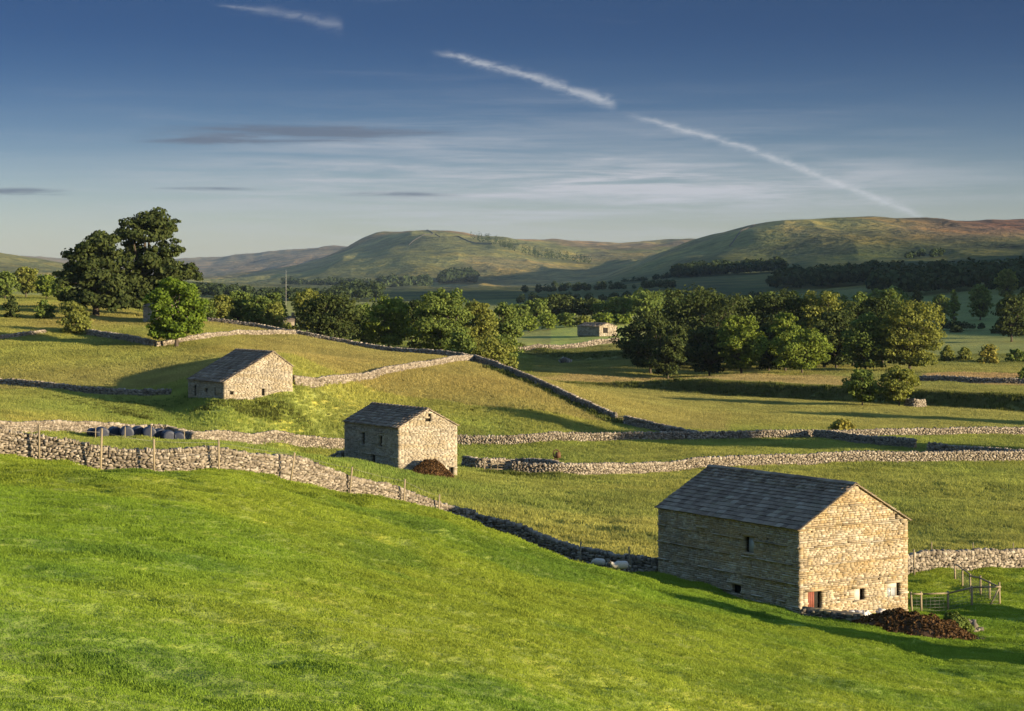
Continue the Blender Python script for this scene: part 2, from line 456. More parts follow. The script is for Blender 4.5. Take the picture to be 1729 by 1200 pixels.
# ------------------------------------------------------------------ materials
def new_mat(name):
    m = bpy.data.materials.new(name)
    m.use_nodes = True
    t = NT(m.node_tree)
    b = m.node_tree.nodes['Principled BSDF']
    return m, t, b
def wpos(t):
    return t.add('ShaderNodeNewGeometry').outputs['Position']
def attr(t, name, typ='GEOMETRY', out='Fac'):
    a = t.add('ShaderNodeAttribute', attribute_name=name, attribute_type=typ)
    return a.outputs[out]
def bump(t, b, h, strength=0.5, dist=0.05):
    n = t.add('ShaderNodeBump')
    n.inputs['Strength'].default_value = strength
    n.inputs['Distance'].default_value = dist
    t.put(n.inputs['Height'], h)
    t.l.new(n.outputs[0], b.inputs['Normal'])
    return n
def ramp(t, fac, stops):
    r = t.add('ShaderNodeValToRGB')
    el_ = r.color_ramp.elements
    while len(el_) < len(stops): el_.new(0.5)
    for e, (p, c) in zip(el_, stops):
        e.position = p; e.color = (*c, 1)
    t.put(r.inputs[0], fac)
    return r.outputs[0]
def mat_ground(name, s1, s2, s3, bs, bd, con=1.0, sheen=0.25):
    """albedo from the field colour of each spot, broken up at several scales"""
    m, t, b = new_mat(name)
    p = wpos(t)
    c = attr(t, 'col', out='Color')
    a = t.noise(p, s1, 4, 0.6); d = t.noise(p, s2, 4, 0.65); e = t.noise(p, s3, 3, 0.6)
    f = t.m('ADD', t.m('ADD', t.m('MULTIPLY', t.m('SUBTRACT', a, 0.5), 1.3), t.m('MULTIPLY', t.m('SUBTRACT', d, 0.5), 1.5)),
            t.m('MULTIPLY_ADD', t.m('SUBTRACT', e, 0.5), 0.9, 1.0))
    val = t.m('MAXIMUM', t.m('MULTIPLY_ADD', t.m('SUBTRACT', f, 1.0), con, 1.0), 0.25)
    cc = t.mix(1.0, c, t.xyz(val, val, val), 'MULTIPLY')
    warm = t.mix(t.ss(d, 0.42, 0.68), (1, 1, 1), (1.28, 1.02, 0.75))
    cc = t.mix(1.0, cc, warm, 'MULTIPLY')
    t.l.new(cc, b.inputs['Base Color'])
    b.inputs['Roughness'].default_value = 0.95
    b.inputs['Specular IOR Level'].default_value = 0.1
    b.inputs['Sheen Weight'].default_value = sheen
    b.inputs['Sheen Roughness'].default_value = 0.6
    b.inputs['Sheen Tint'].default_value = (0.5, 0.55, 0.2, 1)
    bump(t, b, t.m('ADD', e, t.m('MULTIPLY', d, 0.8)), bs, bd)
    return m
M_PASTURE = mat_ground('pasture_grass', 0.12, 0.9, 9.0, 0.8, 0.12)
M_MEADOW = mat_ground('meadow_grass', 0.035, 0.35, 3.2, 0.9, 0.35)
M_HILL = mat_ground('hill_grass', 0.0022, 0.010, 0.05, 0.8, 9.0, 1.5, 0.0)

def mat_stone(name, stops, sc=6.0, lichen=(0.34, 0.29, 0.12), lk=0.35, bands=None):
    m, t, b = new_mat(name)
    r = t.m('FRACT', t.m('ADD', attr(t, 'rnd'), t.add('ShaderNodeObjectInfo').outputs['Random']))
    c = ramp(t, r, stops)
    p = wpos(t)
    n = t.noise(p, sc, 4, 0.65); n2 = t.noise(p, sc*0.25, 3, 0.6)
    v = t.m('MULTIPLY_ADD', n, 0.9, 0.55)
    c = t.mix(1.0, c, t.xyz(v, v, v), 'MULTIPLY')
    c = t.mix(t.m('MULTIPLY', t.ss(n2, 0.5, 0.68), lk), c, lichen)
    if bands:
        mp = t.add('ShaderNodeMapping'); mp.inputs['Scale'].default_value = (0.22, 0.22, 1.9)
        t.l.new(p, mp.inputs[0])
        bn = t.noise(mp.outputs[0], 1.0, 4, 0.6, 0.3)
        c = t.mix(t.m('MULTIPLY', t.ss(bn, 0.46, 0.64), 0.55), c, bands)
        v2 = t.m('MULTIPLY_ADD', t.noise(p, 0.55, 3, 0.6), 0.9, 0.55)
        c = t.mix(1.0, c, t.xyz(v2, v2, v2), 'MULTIPLY')
    t.l.new(c, b.inputs['Base Color'])
    b.inputs['Roughness'].default_value = 0.9
    b.inputs['Specular IOR Level'].default_value = 0.15
    bump(t, b, n, 0.7, 0.03)
    return m
M_WALL = mat_stone('field_stone', [(0, (0.095, 0.080, 0.062)), (0.3, (0.18, 0.152, 0.118)), (0.75, (0.265, 0.228, 0.178)), (1, (0.36, 0.32, 0.262))], 7.0, (0.17, 0.155, 0.11), 0.3)
M_WALLCORE = mat_stone('wall_hearting', [(0, (0.10, 0.09, 0.075)), (1, (0.13, 0.115, 0.09))], 5.0)
M_BARN1 = mat_stone('golden_stone', [(0, (0.23, 0.185, 0.125)), (0.25, (0.31, 0.255, 0.175)), (0.7, (0.37, 0.315, 0.225)), (1, (0.46, 0.41, 0.32))], 6.0, (0.36, 0.255, 0.10), 0.4, (0.30, 0.205, 0.085))
M_BARN2 = mat_stone('buff_stone', [(0, (0.21, 0.18, 0.14)), (0.4, (0.30, 0.265, 0.205)), (1, (0.40, 0.36, 0.29))], 6.0, (0.28, 0.23, 0.14), 0.3, (0.30, 0.245, 0.155))
M_MORTAR = mat_stone('mortar', [(0, (0.17, 0.14, 0.09)), (1, (0.19, 0.16, 0.11))], 8.0)
M_SLATE = mat_stone('stone_slate', [(0, (0.125, 0.094, 0.070)), (0.5, (0.185, 0.142, 0.104)), (0.85, (0.225, 0.178, 0.132)), (1, (0.29, 0.245, 0.185))], 5.0, (0.20, 0.18, 0.115), 0.45)
def mat_plain(name, col, rough=0.7, var=0.35, sc=8.0, stretch=None, spec=0.3, metal=0.0):
    m, t, b = new_mat(name)
    p = wpos(t)
    if stretch:
        mp = t.add('ShaderNodeMapping'); mp.inputs['Scale'].default_value = stretch
        t.l.new(p, mp.inputs[0]); p = mp.outputs[0]
    n = t.noise(p, sc, 4, 0.65)
    v = t.m('MULTIPLY_ADD', n, 2*var, 1-var)
    c = t.mix(1.0, col, t.xyz(v, v, v), 'MULTIPLY')
    t.l.new(c, b.inputs['Base Color'])
    b.inputs['Roughness'].default_value = rough
    b.inputs['Specular IOR Level'].default_value = spec
    b.inputs['Metallic'].default_value = metal
    bump(t, b, n, 0.4, 0.02)
    return m
M_WOOD = mat_plain('weathered_timber', (0.24, 0.195, 0.125), 0.85, 0.4, 6.0, (6, 6, 0.6))
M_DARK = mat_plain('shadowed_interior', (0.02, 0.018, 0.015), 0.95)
M_RED = mat_plain('red_door_paint', (0.20, 0.062, 0.04), 0.7, 0.4, 5.0)
M_WHITE = mat_plain('white_board', (0.46, 0.43, 0.37), 0.7, 0.15, 5.0)
M_GLASS = mat_plain('dusty_glass', (0.30, 0.33, 0.36), 0.25, 0.2, 2.0, None, 0.5)
M_MANURE = mat_plain('straw_manure', (0.085, 0.047, 0.024), 0.95, 0.6, 4.5)
M_RUST = mat_plain('rusted_iron', (0.11, 0.055, 0.03), 0.8, 0.4, 9.0)
M_WIRE = mat_plain('galvanised_wire', (0.22, 0.21, 0.19), 0.5, 0.1, 9.0, None, 0.5, 0.4)
M_BARK = mat_plain('bark', (0.075, 0.06, 0.045), 0.95, 0.4, 3.0, (3, 3, 0.7))
def mat_wrap():
    m, t, b = new_mat('silage_wrap')
    n = t.noise(wpos(t), 3.0, 4, 0.6)
    t.l.new(t.mix(n, (0.008, 0.012, 0.03), (0.02, 0.03, 0.06)), b.inputs['Base Color'])
    b.inputs['Roughness'].default_value = 0.5; b.inputs['Specular IOR Level'].default_value = 0.3
    bump(t, b, t.noise(wpos(t), 14.0, 3, 0.6), 0.35, 0.02)
    return m
M_WRAP = mat_wrap()
def mat_leaf(name, dark, light, trans=0.35):
    m = bpy.data.materials.new(name); m.use_nodes = True
    t = NT(m.node_tree); t.n.clear()
    r = attr(t, 'rnd')
    c = t.mix(r, dark, light)
    n = t.noise(wpos(t), 0.45, 3, 0.6)
    v = t.m('MULTIPLY_ADD', n, 0.9, 0.55)
    c = t.mix(1.0, c, t.xyz(v, v, v), 'MULTIPLY')
    d = t.add('ShaderNodeBsdfDiffuse'); tr_ = t.add('ShaderNodeBsdfTranslucent')
    t.l.new(c, d.inputs[0])
    t.l.new(t.mix(1.0, c, (1.15, 1.1, 0.5), 'MULTIPLY'), tr_.inputs[0])
    mx = t.add('ShaderNodeMixShader'); mx.inputs[0].default_value = trans
    t.l.new(d.outputs[0], mx.inputs[1]); t.l.new(tr_.outputs[0], mx.inputs[2])
    mg = mx
    o = t.add('ShaderNodeOutputMaterial'); t.l.new(mg.outputs[0], o.inputs[0])
    return m
L_DARK = mat_leaf('dark_leaf', (0.0278, 0.0443, 0.0151), (0.0822, 0.1011, 0.0328), 0.25)
L_MID = mat_leaf('mid_leaf', (0.0682, 0.107, 0.0272), (0.1848, 0.2333, 0.0583), 0.35)
L_LIGHT = mat_leaf('bright_leaf', (0.0792, 0.12, 0.0216), (0.21, 0.264, 0.0504), 0.38)
L_ASH = mat_leaf('ash_leaf', (0.070, 0.120, 0.016), (0.170, 0.245, 0.036), 0.4)
L_OLIVE = mat_leaf('olive_leaf', (0.107, 0.1265, 0.0311), (0.2527, 0.2722, 0.0682), 0.4)
L_YELLOW = mat_leaf('yellow_leaf', (0.162, 0.162, 0.0356), (0.3402, 0.3078, 0.081), 0.35)
L_FAR = mat_leaf('far_wood_leaf', (0.027, 0.0432, 0.0189), (0.0607, 0.0837, 0.0324), 0.2)

# ------------------------------------------------------------------ the land: one polar sheet
WLINE_U = [-1500, -600, -60, 0, 260, 480, 600, 797, 1000, 1110, 1250, 1400, 1535, 1729, 2400, 3300]
WLINE_Y = [92, 100, 108, 110, 112, 118, 124, 132, 126, 122, 124, 130, 134, 139, 150, 165]
def wall_line(u):
    return np.interp(u, WLINE_U, WLINE_Y)
def lines(x, y, a, b):
    """+ on the far side of line a-b"""
    return (b[0]-a[0])*(y-a[1])-(b[1]-a[1])*(x-a[0])
def field_colour(x, y, z):
    """albedo of what grows where, by field (world positions)"""
    a = np.clip(np.arctan2(x, np.maximum(y, 1)), -0.62, 0.62)
    u = CX+F*np.tan(a)
    n1 = fbm(x/26, y/34, 4, 41); n2 = fbm(x/7, y/8, 3, 42); n3 = fbm(x/90, y/120, 3, 43)
    def c(r, g, b): return np.array([r, g, b])[None, :]
    col = np.tile(c(0.092, 0.146, 0.017), (len(x), 1)).astype(float)
    def blend(mask, cc):
        nonlocal col
        mask = np.clip(mask, 0, 1)[:, None]
        col = col*(1-mask)+cc*mask
    # grazed pasture in front: yellower mounds, dark rank tufts
    blend(sstep(0.5, 0.72, n1)*0.7, c(0.135, 0.166, 0.022))
    blend(sstep(0.55, 0.75, n2)*0.55, c(0.045, 0.095, 0.017))
    past = y < wall_line(u)
    m = 1-past.astype(float)
    # hay meadows
    mead = c(0.140, 0.152, 0.036)+(n1-0.5)[:, None]*c(0.07, 0.02, 0.02)
    blend(m, mead)
    blend(m*sstep(0.52, 0.70, n2)*0.6, c(0.085, 0.105, 0.026))
    # upper fields and hillock: dry, yellow
    w3 = np.interp(u, [-1500, 0, 100, 330, 580, 771, 1000, 1180], [170, 180, 190, 213, 230, 235, 238, 241])
    hl = m*(y > w3)*(u < 1230)*(1-sstep(330, 420, y))
    blend(hl*0.85, c(0.160, 0.162, 0.040)+(n1-0.5)[:, None]*c(0.05, -0.02, 0.0))
    blend(hl*sstep(0.5, 0.66, n2)*0.5, c(0.10, 0.115, 0.03))
    blend(hl*sstep(0.55, 0.7, n3)*0.5*(y > 255), c(0.16, 0.13, 0.055))
    # rank green below the left barn
    gx, gy = XY(330, 226)
    blend(hl*np.exp(-(((x-gx)/24)**2+((y-gy)/13)**2))*0.5, c(0.075, 0.125, 0.022))
    # pen beside the middle barn
    gx, gy = XY(640, 170)
    blend(m*np.exp(-(((x-gx)/17)**2+((y-gy)/14)**2))*0.75, c(0.075, 0.125, 0.022))
    # valley floor beyond
    fl = m*(y > 255)*(u > 900)*sstep(265, 300, y+0.06*(u-1000))
    blend(fl*0.8, c(0.140, 0.145, 0.045)+(n3-0.5)[:, None]*c(0.12, 0.06, 0.02))
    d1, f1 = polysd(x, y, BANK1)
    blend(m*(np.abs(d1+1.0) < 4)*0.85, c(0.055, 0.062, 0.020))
    blend(m*((d1 > 4) & (d1 < 40) & (y < 430))*sstep(0.40, 0.58, n1)*0.8, c(0.21, 0.165, 0.075))
    blend(m*((y > 350) & (y < 385) & (u > 1560))*0.85, c(0.24, 0.17, 0.085))
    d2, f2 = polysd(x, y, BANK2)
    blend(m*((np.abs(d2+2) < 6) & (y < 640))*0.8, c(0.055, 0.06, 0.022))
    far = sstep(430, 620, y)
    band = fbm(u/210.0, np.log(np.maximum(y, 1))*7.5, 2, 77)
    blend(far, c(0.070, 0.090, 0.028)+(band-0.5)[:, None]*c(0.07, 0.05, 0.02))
    blend((u > 930)*(u < 1060)*(y > 525)*(y < 640)*0.8, c(0.115, 0.165, 0.035))
    # hills: grass below, heather and bent above
    hi = sstep(2600, 3300, y)
    mott = fbm(x/300, y/700, 4, 90)
    gr = c(0.178, 0.188, 0.066)+(mott-0.5)[:, None]*c(0.22, 0.20, 0.08)
    blend(hi, gr)
    hz = z+40*(mott-0.5)
    blend(hi*sstep(70, 112, hz)*sstep(1400, 1700, u)*(y < 5000)*0.9, c(0.220, 0.115, 0.075))
    blend(hi*sstep(0.52, 0.62, mott)*0.4, c(0.165, 0.115, 0.062))
    blend(sstep(5000, 5600, y)*sstep(0.50, 0.64, fbm(x/260, y/600, 3, 93))*0.6, c(0.200, 0.130, 0.078))
    blend(sstep(7200, 8200, y)*0.8, c(0.20, 0.165, 0.11))
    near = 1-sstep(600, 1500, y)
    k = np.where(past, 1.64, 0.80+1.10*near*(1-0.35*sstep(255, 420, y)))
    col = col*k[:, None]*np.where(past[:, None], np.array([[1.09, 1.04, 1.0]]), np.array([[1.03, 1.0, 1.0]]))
    return np.clip(col, 0.01, 0.45)
def radial():
    segs = [(0.8, 24, 26), (24, 140, 230), (140, 460, 210), (460, 1400, 95), (1400, 7500, 160), (7500, 15000, 30)]
    r = []
    for a, b, n in segs:
        r.append(np.exp(np.linspace(np.log(a), np.log(b), n, endpoint=False)))
    return np.concatenate(r+[np.array([15000.0])])
def land():
    inner = np.linspace(-0.295, 0.295, 520)
    outer = 0.295+np.cumsum(np.linspace(0.006, 0.05, 42))
    outer = outer[outer < 1.45]
    T = np.concatenate([-outer[::-1], inner, outer])
    R = radial()
    TT, RR = np.meshgrid(T, R)
    X = RR*np.sin(TT)/np.cos(np.clip(TT, -1.2, 1.2))**0.0
    Yv = RR*np.cos(TT)
    Z = np.empty(X.shape)
    Z = ground(X, Yv)
    nr, nt_ = X.shape
    V = np.stack([X.ravel(), Yv.ravel(), Z.ravel()], 1)
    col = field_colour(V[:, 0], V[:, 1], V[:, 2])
    idx = np.arange(nr*nt_).reshape(nr, nt_)
    Q = np.stack([idx[:-1, :-1], idx[:-1, 1:], idx[1:, 1:], idx[1:, :-1]], -1).reshape(-1, 4)
    cx = V[Q].mean(1)
    u = CX+F*np.tan(np.clip(np.arctan2(cx[:, 0], np.maximum(cx[:, 1], 1)), -0.62, 0.62))
    isp = cx[:, 1] < wall_line(u)
    ish = np.hypot(cx[:, 0], cx[:, 1]) > 1400
    for name, msk, mat in (('pasture', isp, M_PASTURE), ('meadow', (~isp) & (~ish), M_MEADOW), ('hills', (~isp) & ish, M_HILL)):
        q = Q[msk]
        used, inv = np.unique(q, return_inverse=True)
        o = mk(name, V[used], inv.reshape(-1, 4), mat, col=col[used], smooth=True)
        o['kind'] = 'structure'
land()

# ------------------------------------------------------------------ stones
STV = []
for k in range(12):
    v = CUBE_V.copy()
    v += rng.uniform(-0.11, 0.11, v.shape)
    v[4:, :2] *= rng.uniform(0.82, 1.0)
    v[[0, 1, 4, 5], 1] += rng.uniform(-0.06, 0.06)
    STV.append(v)
SQV = []
for k in range(10):
    v = CUBE_V.copy(); v += rng.uniform(-0.035, 0.035, v.shape); SQV.append(v)
def stone_meshes(vs, mat, name):
    return [mesh_arrays(name, v, CUBE_Q, mat) for v in vs]
def proj_area(c, l, h, nrm):
    c = np.array(c); d = np.linalg.norm(c)
    return l*h/(d*d)*max(0.0, -(c/d)@np.array(nrm))
def place_stone(name, me, c, ax, ay, az_, size, parent):
    o = bpy.data.objects.new(name, me)
    COL.objects.link(o)
    o.parent = parent
    M = Matrix([[ax[i]*size[0], ay[i]*size[1], az_[i]*size[2]] for i in range(3)]).to_4x4()
    M.translation = Vector(c)-wloc(parent)
    o.matrix_local = M
    return o

def resample(pts, step):
    pts = np.asarray(pts, float)
    seg = np.hypot(*(pts[1:]-pts[:-1]).T)
    s = np.concatenate([[0], np.cumsum(seg)])
    n = max(2, int(s[-1]/step)+1)
    t = np.linspace(0, s[-1], n)
    return np.stack([np.interp(t, s, pts[:, 0]), np.interp(t, s, pts[:, 1])], 1), s[-1]
def smooth_path(pts, it=2):
    pts = np.asarray(pts, float)
    for _ in range(it):
        a = pts[:-1]*0.75+pts[1:]*0.25; b = pts[:-1]*0.25+pts[1:]*0.75
        mid = np.empty((2*len(a), 2)); mid[0::2] = a; mid[1::2] = b
        pts = np.concatenate([pts[:1], mid, pts[-1:]])
    return pts
def dry_wall(label, upts, h=1.4, ss_=0.30, curve=True, singles=0, world=False, wob=0.10, tops=True, mat=None, group='dry stone field walls'):
    """a dry stone wall along (u, Y) points: hearting, laid face stones, upright cope stones"""
    h = h*0.88; ss_ = ss_*0.86
    P = np.array([p if world else XY(*p) for p in upts], float)
    if curve and len(P) > 2: P = smooth_path(P)
    C, L = resample(P, 0.5)
    zc = ground(C[:, 0], C[:, 1])
    k = np.ones(5)/5
    zs = np.convolve(np.pad(zc, 2, mode='edge'), k, 'valid')
    hv = h*(1+wob*2*(fbm(np.arange(len(C))*0.11, np.full(len(C), L), 3, int(L*7) % 97)-0.5))
    mid = C[len(C)//2]
    root = empty('dry_stone_wall', (mid[0], mid[1], float(zs[len(C)//2])), label, 'wall', group); root['kind'] = 'thing'
    T = np.gradient(C, axis=0); T /= np.linalg.norm(T, axis=1)[:, None]
    N = np.stack([T[:, 1], -T[:, 0]], 1)          # one side
    if (N*(-C)).sum() < 0: N = -N                 # the side seen
    wb, wt = 0.36, 0.20
    # hearting
    V = []
    for i in range(len(C)):
        b = np.array([*C[i], zs[i]-0.5]); t_ = np.array([*C[i], zs[i]+hv[i]-0.12])
        n3 = np.array([*N[i], 0])
        V += [b+n3*(wb-0.12), t_+n3*(wt-0.10), t_-n3*wt, b-n3*wb]
    Q = []
    for i in range(len(C)-1):
        a = 4*i; b = a+4
        for j in range(3):
            Q.append([a+j, a+j+1, b+j+1, b+j])
    e = 4*(len(C)-1)
    Q += [[0, 3, 2, 1], [e, e+1, e+2, e+3]]
    mt = mat or M_WALL
    mk('hearting', np.array(V), Q, M_WALLCORE, root)
    # stones
    St = []
    S = np.arange(len(C))*L/(len(C)-1)
    def at(s):
        return (np.array([np.interp(s, S, C[:, 0]), np.interp(s, S, C[:, 1])]), np.interp(s, S, zs), np.interp(s, S, hv),
                np.array([np.interp(s, S, T[:, 0]), np.interp(s, S, T[:, 1])]), np.array([np.interp(s, S, N[:, 0]), np.interp(s, S, N[:, 1])]))
    zrel = -0.12
    body = h-0.22
    while zrel < body:
        ch = ss_*rng.uniform(0.36, 0.72)
        s = rng.uniform(-ss_, 0)
        while s < L:
            l = ss_*rng.uniform(0.5, 1.6)
            p, z0, hh, t2, n2 = at(np.clip(s+l/2, 0, L))
            zz = (zrel+ch/2)*hh/h
            off = wb+(wt-wb)*max(0, zz)/hh
            a = rng.normal(0, 0.2)
            t3 = np.array([*t2, 0.0]); up = np.array([0, 0, 1.0])
            ax = t3*math.cos(a)+up*math.sin(a); az2 = up*math.cos(a)-t3*math.sin(a)
            ay = np.array([*n2, 0.0])
            c = np.array([*p, z0+zz+rng.normal(0, 0.035)])+ay*(off-0.11+rng.normal(0, 0.028))
            St.append((c, ax, ay, az2, (l*rng.uniform(0.82, 1.0), ss_*rng.uniform(0.7, 1.1), ch*rng.uniform(0.7, 1.2)), l*ch))
            s += l
        zrel += ch
    if tops:
        s = 0
        while s < L:
            l = ss_*rng.uniform(0.35, 0.8)
            p, z0, hh, t2, n2 = at(min(s+l/2, L))
            a = rng.normal(0.15, 0.28)
            t3 = np.array([*t2, 0.0]); up = np.array([0, 0, 1.0])
            ax = t3*math.cos(a)+up*math.sin(a); az2 = up*math.cos(a)-t3*math.sin(a)
            ch = ss_*rng.uniform(0.6, 1.25)
            c = np.array([*p, z0+hh-0.22+ch*0.42])
            St.append((c, ax, np.array([*n2, 0.0]), az2, (l*1.05, 0.46*rng.uniform(0.8, 1.1), ch), l*ch))
            s += l
    inview = lambda c: abs(c[0]) < 0.273*c[1]
    chosen = set()
    if singles:
        ar = [proj_area(s[0], s[4][0], s[4][2], s[2]) if inview(s[0]) else 0 for s in St]
        chosen = set(np.argsort(ar)[::-1][:singles].tolist())
        mes = stone_meshes(STV, mt, 'stone')
    b = MB()
    for i, (c, ax, ay, az2, sz, _) in enumerate(St):
        if i in chosen:
            place_stone('stone', mes[i % len(mes)], c, ax, ay, az2, sz, root)
        else:
            b.box(c, ax, ay, az2, sz, rng.random(), STV[i % len(STV)])
    o = b.build('laid_stones', mt, root)
    o['kind'] = 'stuff'
    return root

# ------------------------------------------------------------------ barns
GD = np.array([0.8434, 0.5373, 0.0])      # along the gable, to the right
DD = np.array([-0.5373, 0.8434, 0.0])     # along the ridge, away
UP = np.array([0, 0, 1.0])
def barn(label, corner, w_, L, ze, za, fa, zr, zbase, mat, course=(0.075, 0.15), slen=(0.18, 0.55), gable_open=(), side_open=(),
         singles=0, slate_rows=12, slate_w=0.6, slate_singles=False, through=1.05, name='stone_barn', gbase=None):
    C0 = np.array([corner[0], corner[1], 0.0])
    root = empty(name, (corner[0], corner[1], zbase), label, 'barn')
    IN = 0.27
    apex_s = fa*w_
    def roof_z(s):
        return np.where(s < apex_s, ze+(za-ze)*s/apex_s, za+(zr-za)*(s-apex_s)/(w_-apex_s))
    # core: pentagon prism, set back behind the two laid faces
    prof = [(IN, zbase-1.5), (w_, zbase-1.5), (w_, zr-0.05), (apex_s, za-0.06), (IN, float(roof_z(IN))-0.06)]
    V = [C0+GD*s+DD*IN+UP*z for s, z in prof]+[C0+GD*s+DD*L+UP*z for s, z in prof]
    n = 5
    core = bpy.data.meshes.new('wall')
    fc = [[0, 1, 2, 3, 4], [9, 8, 7, 6, 5]]+[[(j+1) % n, j, n+j, n+(j+1) % n] for j in range(n)]
    core.from_pydata([tuple(Vector(v)-Vector(root.location)) for v in V], [], fc)
    core.materials.append(M_MORTAR)
    wall = bpy.data.objects.new('wall', core); COL.objects.link(wall); wall.parent = root
    # laid stones
    St = []
    def lay(smax, zmin, ztop_fn, origin, tdir, ndir, opens, quoin_lo, quoin_hi):
        z = zmin
        last_through = zmin
        row = 0
        while True:
            ch = rng.uniform(*course)
            thr = False
            if z-last_through > through:
                last_through = z; thr = True; ch = 0.10
            zc = z+ch/2
            ztm = ztop_fn
            # extent of the course under the roof line
            ss = np.linspace(0, smax, 200)
            ok = ss[ztop_fn(ss) > z+ch*0.6]
            if len(ok) < 4: break
            a, b_ = ok[0], ok[-1]
            iv = [(a, b_)]
            for (o0, o1, oz0, oz1, *_) in opens:
                if oz0 < zc < oz1:
                    nv_ = []
                    for (p, q) in iv:
                        if o1 <= p or o0 >= q: nv_.append((p, q))
                        else:
                            if o0-p > 0.04: nv_.append((p, o0))
                            if q-o1 > 0.04: nv_.append((o1, q))
                    iv = nv_
            for (p, q) in iv:
                s = p
                while s < q-0.02:
                    l = rng.uniform(*slen)
                    if thr: l = rng.uniform(0.5, 1.0)
                    if s == p and p < 0.1: l = rng.choice([0.30, 0.62])
                    if q-s-l < 0.15: l = q-s
                    if rng.random() < 0.012 and not thr and l < 0.45:
                        s += min(l, 0.14); continue
                    proud = rng.uniform(0, 0.014)+(0.08*(rng.random() < 0.75) if thr else 0)
                    dep = IN+0.06
                    c = origin+tdir*(s+l/2)+UP*zc+ndir*(proud-dep/2)
                    St.append((c, tdir, ndir, UP, (max(l-0.007, 0.05), dep, ch-0.006+rng.uniform(-0.005, 0.003)), l*ch))
                    s += l
            z += ch
            row += 1
    gb = zbase-1.0
    lay(w_, gb, lambda s: roof_z(np.asarray(s)), C0, GD, -DD, gable_open, True, True)
    lay(L, gb, lambda s: np.full(np.shape(s), ze), C0+DD*0.0, DD, -GD, side_open, False, True)
    chosen = set()
    if singles:
        ar = [proj_area(s[0], s[4][0], s[4][2], s[2]) if s[0][2] > G(s[0][0], s[0][1])+0.1 else 0 for s in St]
        chosen = set(np.argsort(ar)[::-1][:singles].tolist())
        mes = stone_meshes(SQV, mat, 'stone')
    b = MB()
    for i, (c, ax, ay, az2, sz, _) in enumerate(St):
        if i in chosen:
            place_stone('stone', mes[i % len(mes)], c, ax, ay, az2, sz, wall)
        else:
            b.box(c, ax, ay, az2, sz, rng.random(), SQV[i % len(SQV)])
    o = b.build('laid_stones', mat, wall)
    o['kind'] = 'stuff'
    # lintels, sills and what closes each opening
    for opens, origin, tdir, ndir in ((gable_open, C0, GD, -DD), (side_open, C0, DD, -GD)):
        for op in opens:
            s0, s1, z0, z1, kind = op[:5]
            sc_ = (s0+s1)/2
            mb = MB()
            mb.box(origin+tdir*sc_+UP*(z1+0.07)+ndir*(-0.10), tdir, ndir, UP, (s1-s0+0.30, 0.30, 0.14), rng.random(), SQV[0])
            mb.build('lintel', mat, root)
            if kind in ('glass', 'white', 'sill'):
                mb = MB()
                mb.box(origin+tdir*sc_+UP*(z0-0.04)+ndir*(-0.06), tdir, ndir, UP, (s1-s0+0.16, 0.34, 0.08), rng.random(), SQV[1])
                mb.build('window_sill', mat, root)
            mb = MB()  # near-black panel paints the shade inside the opening and beside narrow doors and panes
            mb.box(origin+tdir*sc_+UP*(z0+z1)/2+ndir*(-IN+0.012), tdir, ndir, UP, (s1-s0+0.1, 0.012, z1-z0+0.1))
            mb.build('opening_shade', M_DARK, root)
            if kind == 'door':
                mb = MB(); wd = (s1-s0)*0.52
                for k in range(4):
                    mb.box(origin+tdir*(s0+wd*(k+0.5)/4)+UP*(z0+z1)/2+ndir*(-0.12), tdir, ndir, UP, (wd/4-0.012, 0.04, z1-z0))
                mb.build('door', M_RED, root)
            elif kind == 'white':
                mb = MB(); wd = (s1-s0)*0.64
                mb.box(origin+tdir*(s0+wd/2)+UP*(z0+z1)/2+ndir*(-0.13), tdir, ndir, UP, (wd, 0.03, z1-z0))
                mb.build('window_board', M_WHITE, root)
            elif kind == 'frame':
                mb = MB(); wd = (s1-s0)*0.80
                mb.box(origin+tdir*(s0+wd/2)+UP*(z0+(z1-z0)*0.34)+ndir*(-0.16), tdir, ndir, UP, (wd, 0.02, (z1-z0)*0.66))
                p = mb.build('window_pane', M_GLASS, root)
                mb = MB()
                mb.box(origin+tdir*(s0+wd/2)+UP*(z1-(z1-z0)*0.2)+ndir*(-0.13), tdir, ndir, UP, (wd, 0.04, (z1-z0)*0.34))
                for f_ in (0.03, 0.5, 0.97):
                    mb.box(origin+tdir*(s0+wd*f_)+UP*(z0+(z1-z0)*0.34)+ndir*(-0.135), tdir, ndir, UP, (0.06, 0.04, (z1-z0)*0.66))
                mb.build('window_frame', M_WHITE, p)
            elif kind == 'glass':
                mb = MB(); wd = (s1-s0)*0.72
                mb.box(origin+tdir*(s0+wd/2)+UP*(z0+z1)/2+ndir*(-0.18), tdir, ndir, UP, (wd, 0.02, z1-z0))
                mb.build('window_pane', M_GLASS, root)
            elif kind == 'blocked':
                mb = MB(); zz = z0
                while zz < z1-0.05:
                    hh = min(rng.uniform(0.1, 0.2), z1-zz); s = s0
                    while s < s1-0.05:
                        l = min(rng.uniform(0.2, 0.45), s1-s)
                        mb.box(origin+tdir*(s+l/2)+UP*(zz+hh/2)+ndir*(-0.14), tdir, ndir, UP, (l-0.01, 0.15, hh-0.01), rng.random(), SQV[2])
                        s += l
                    zz += hh
                mb.build('window_blocking', mat, root)
    # roof
    ov = 0.16
    sag = 0.012
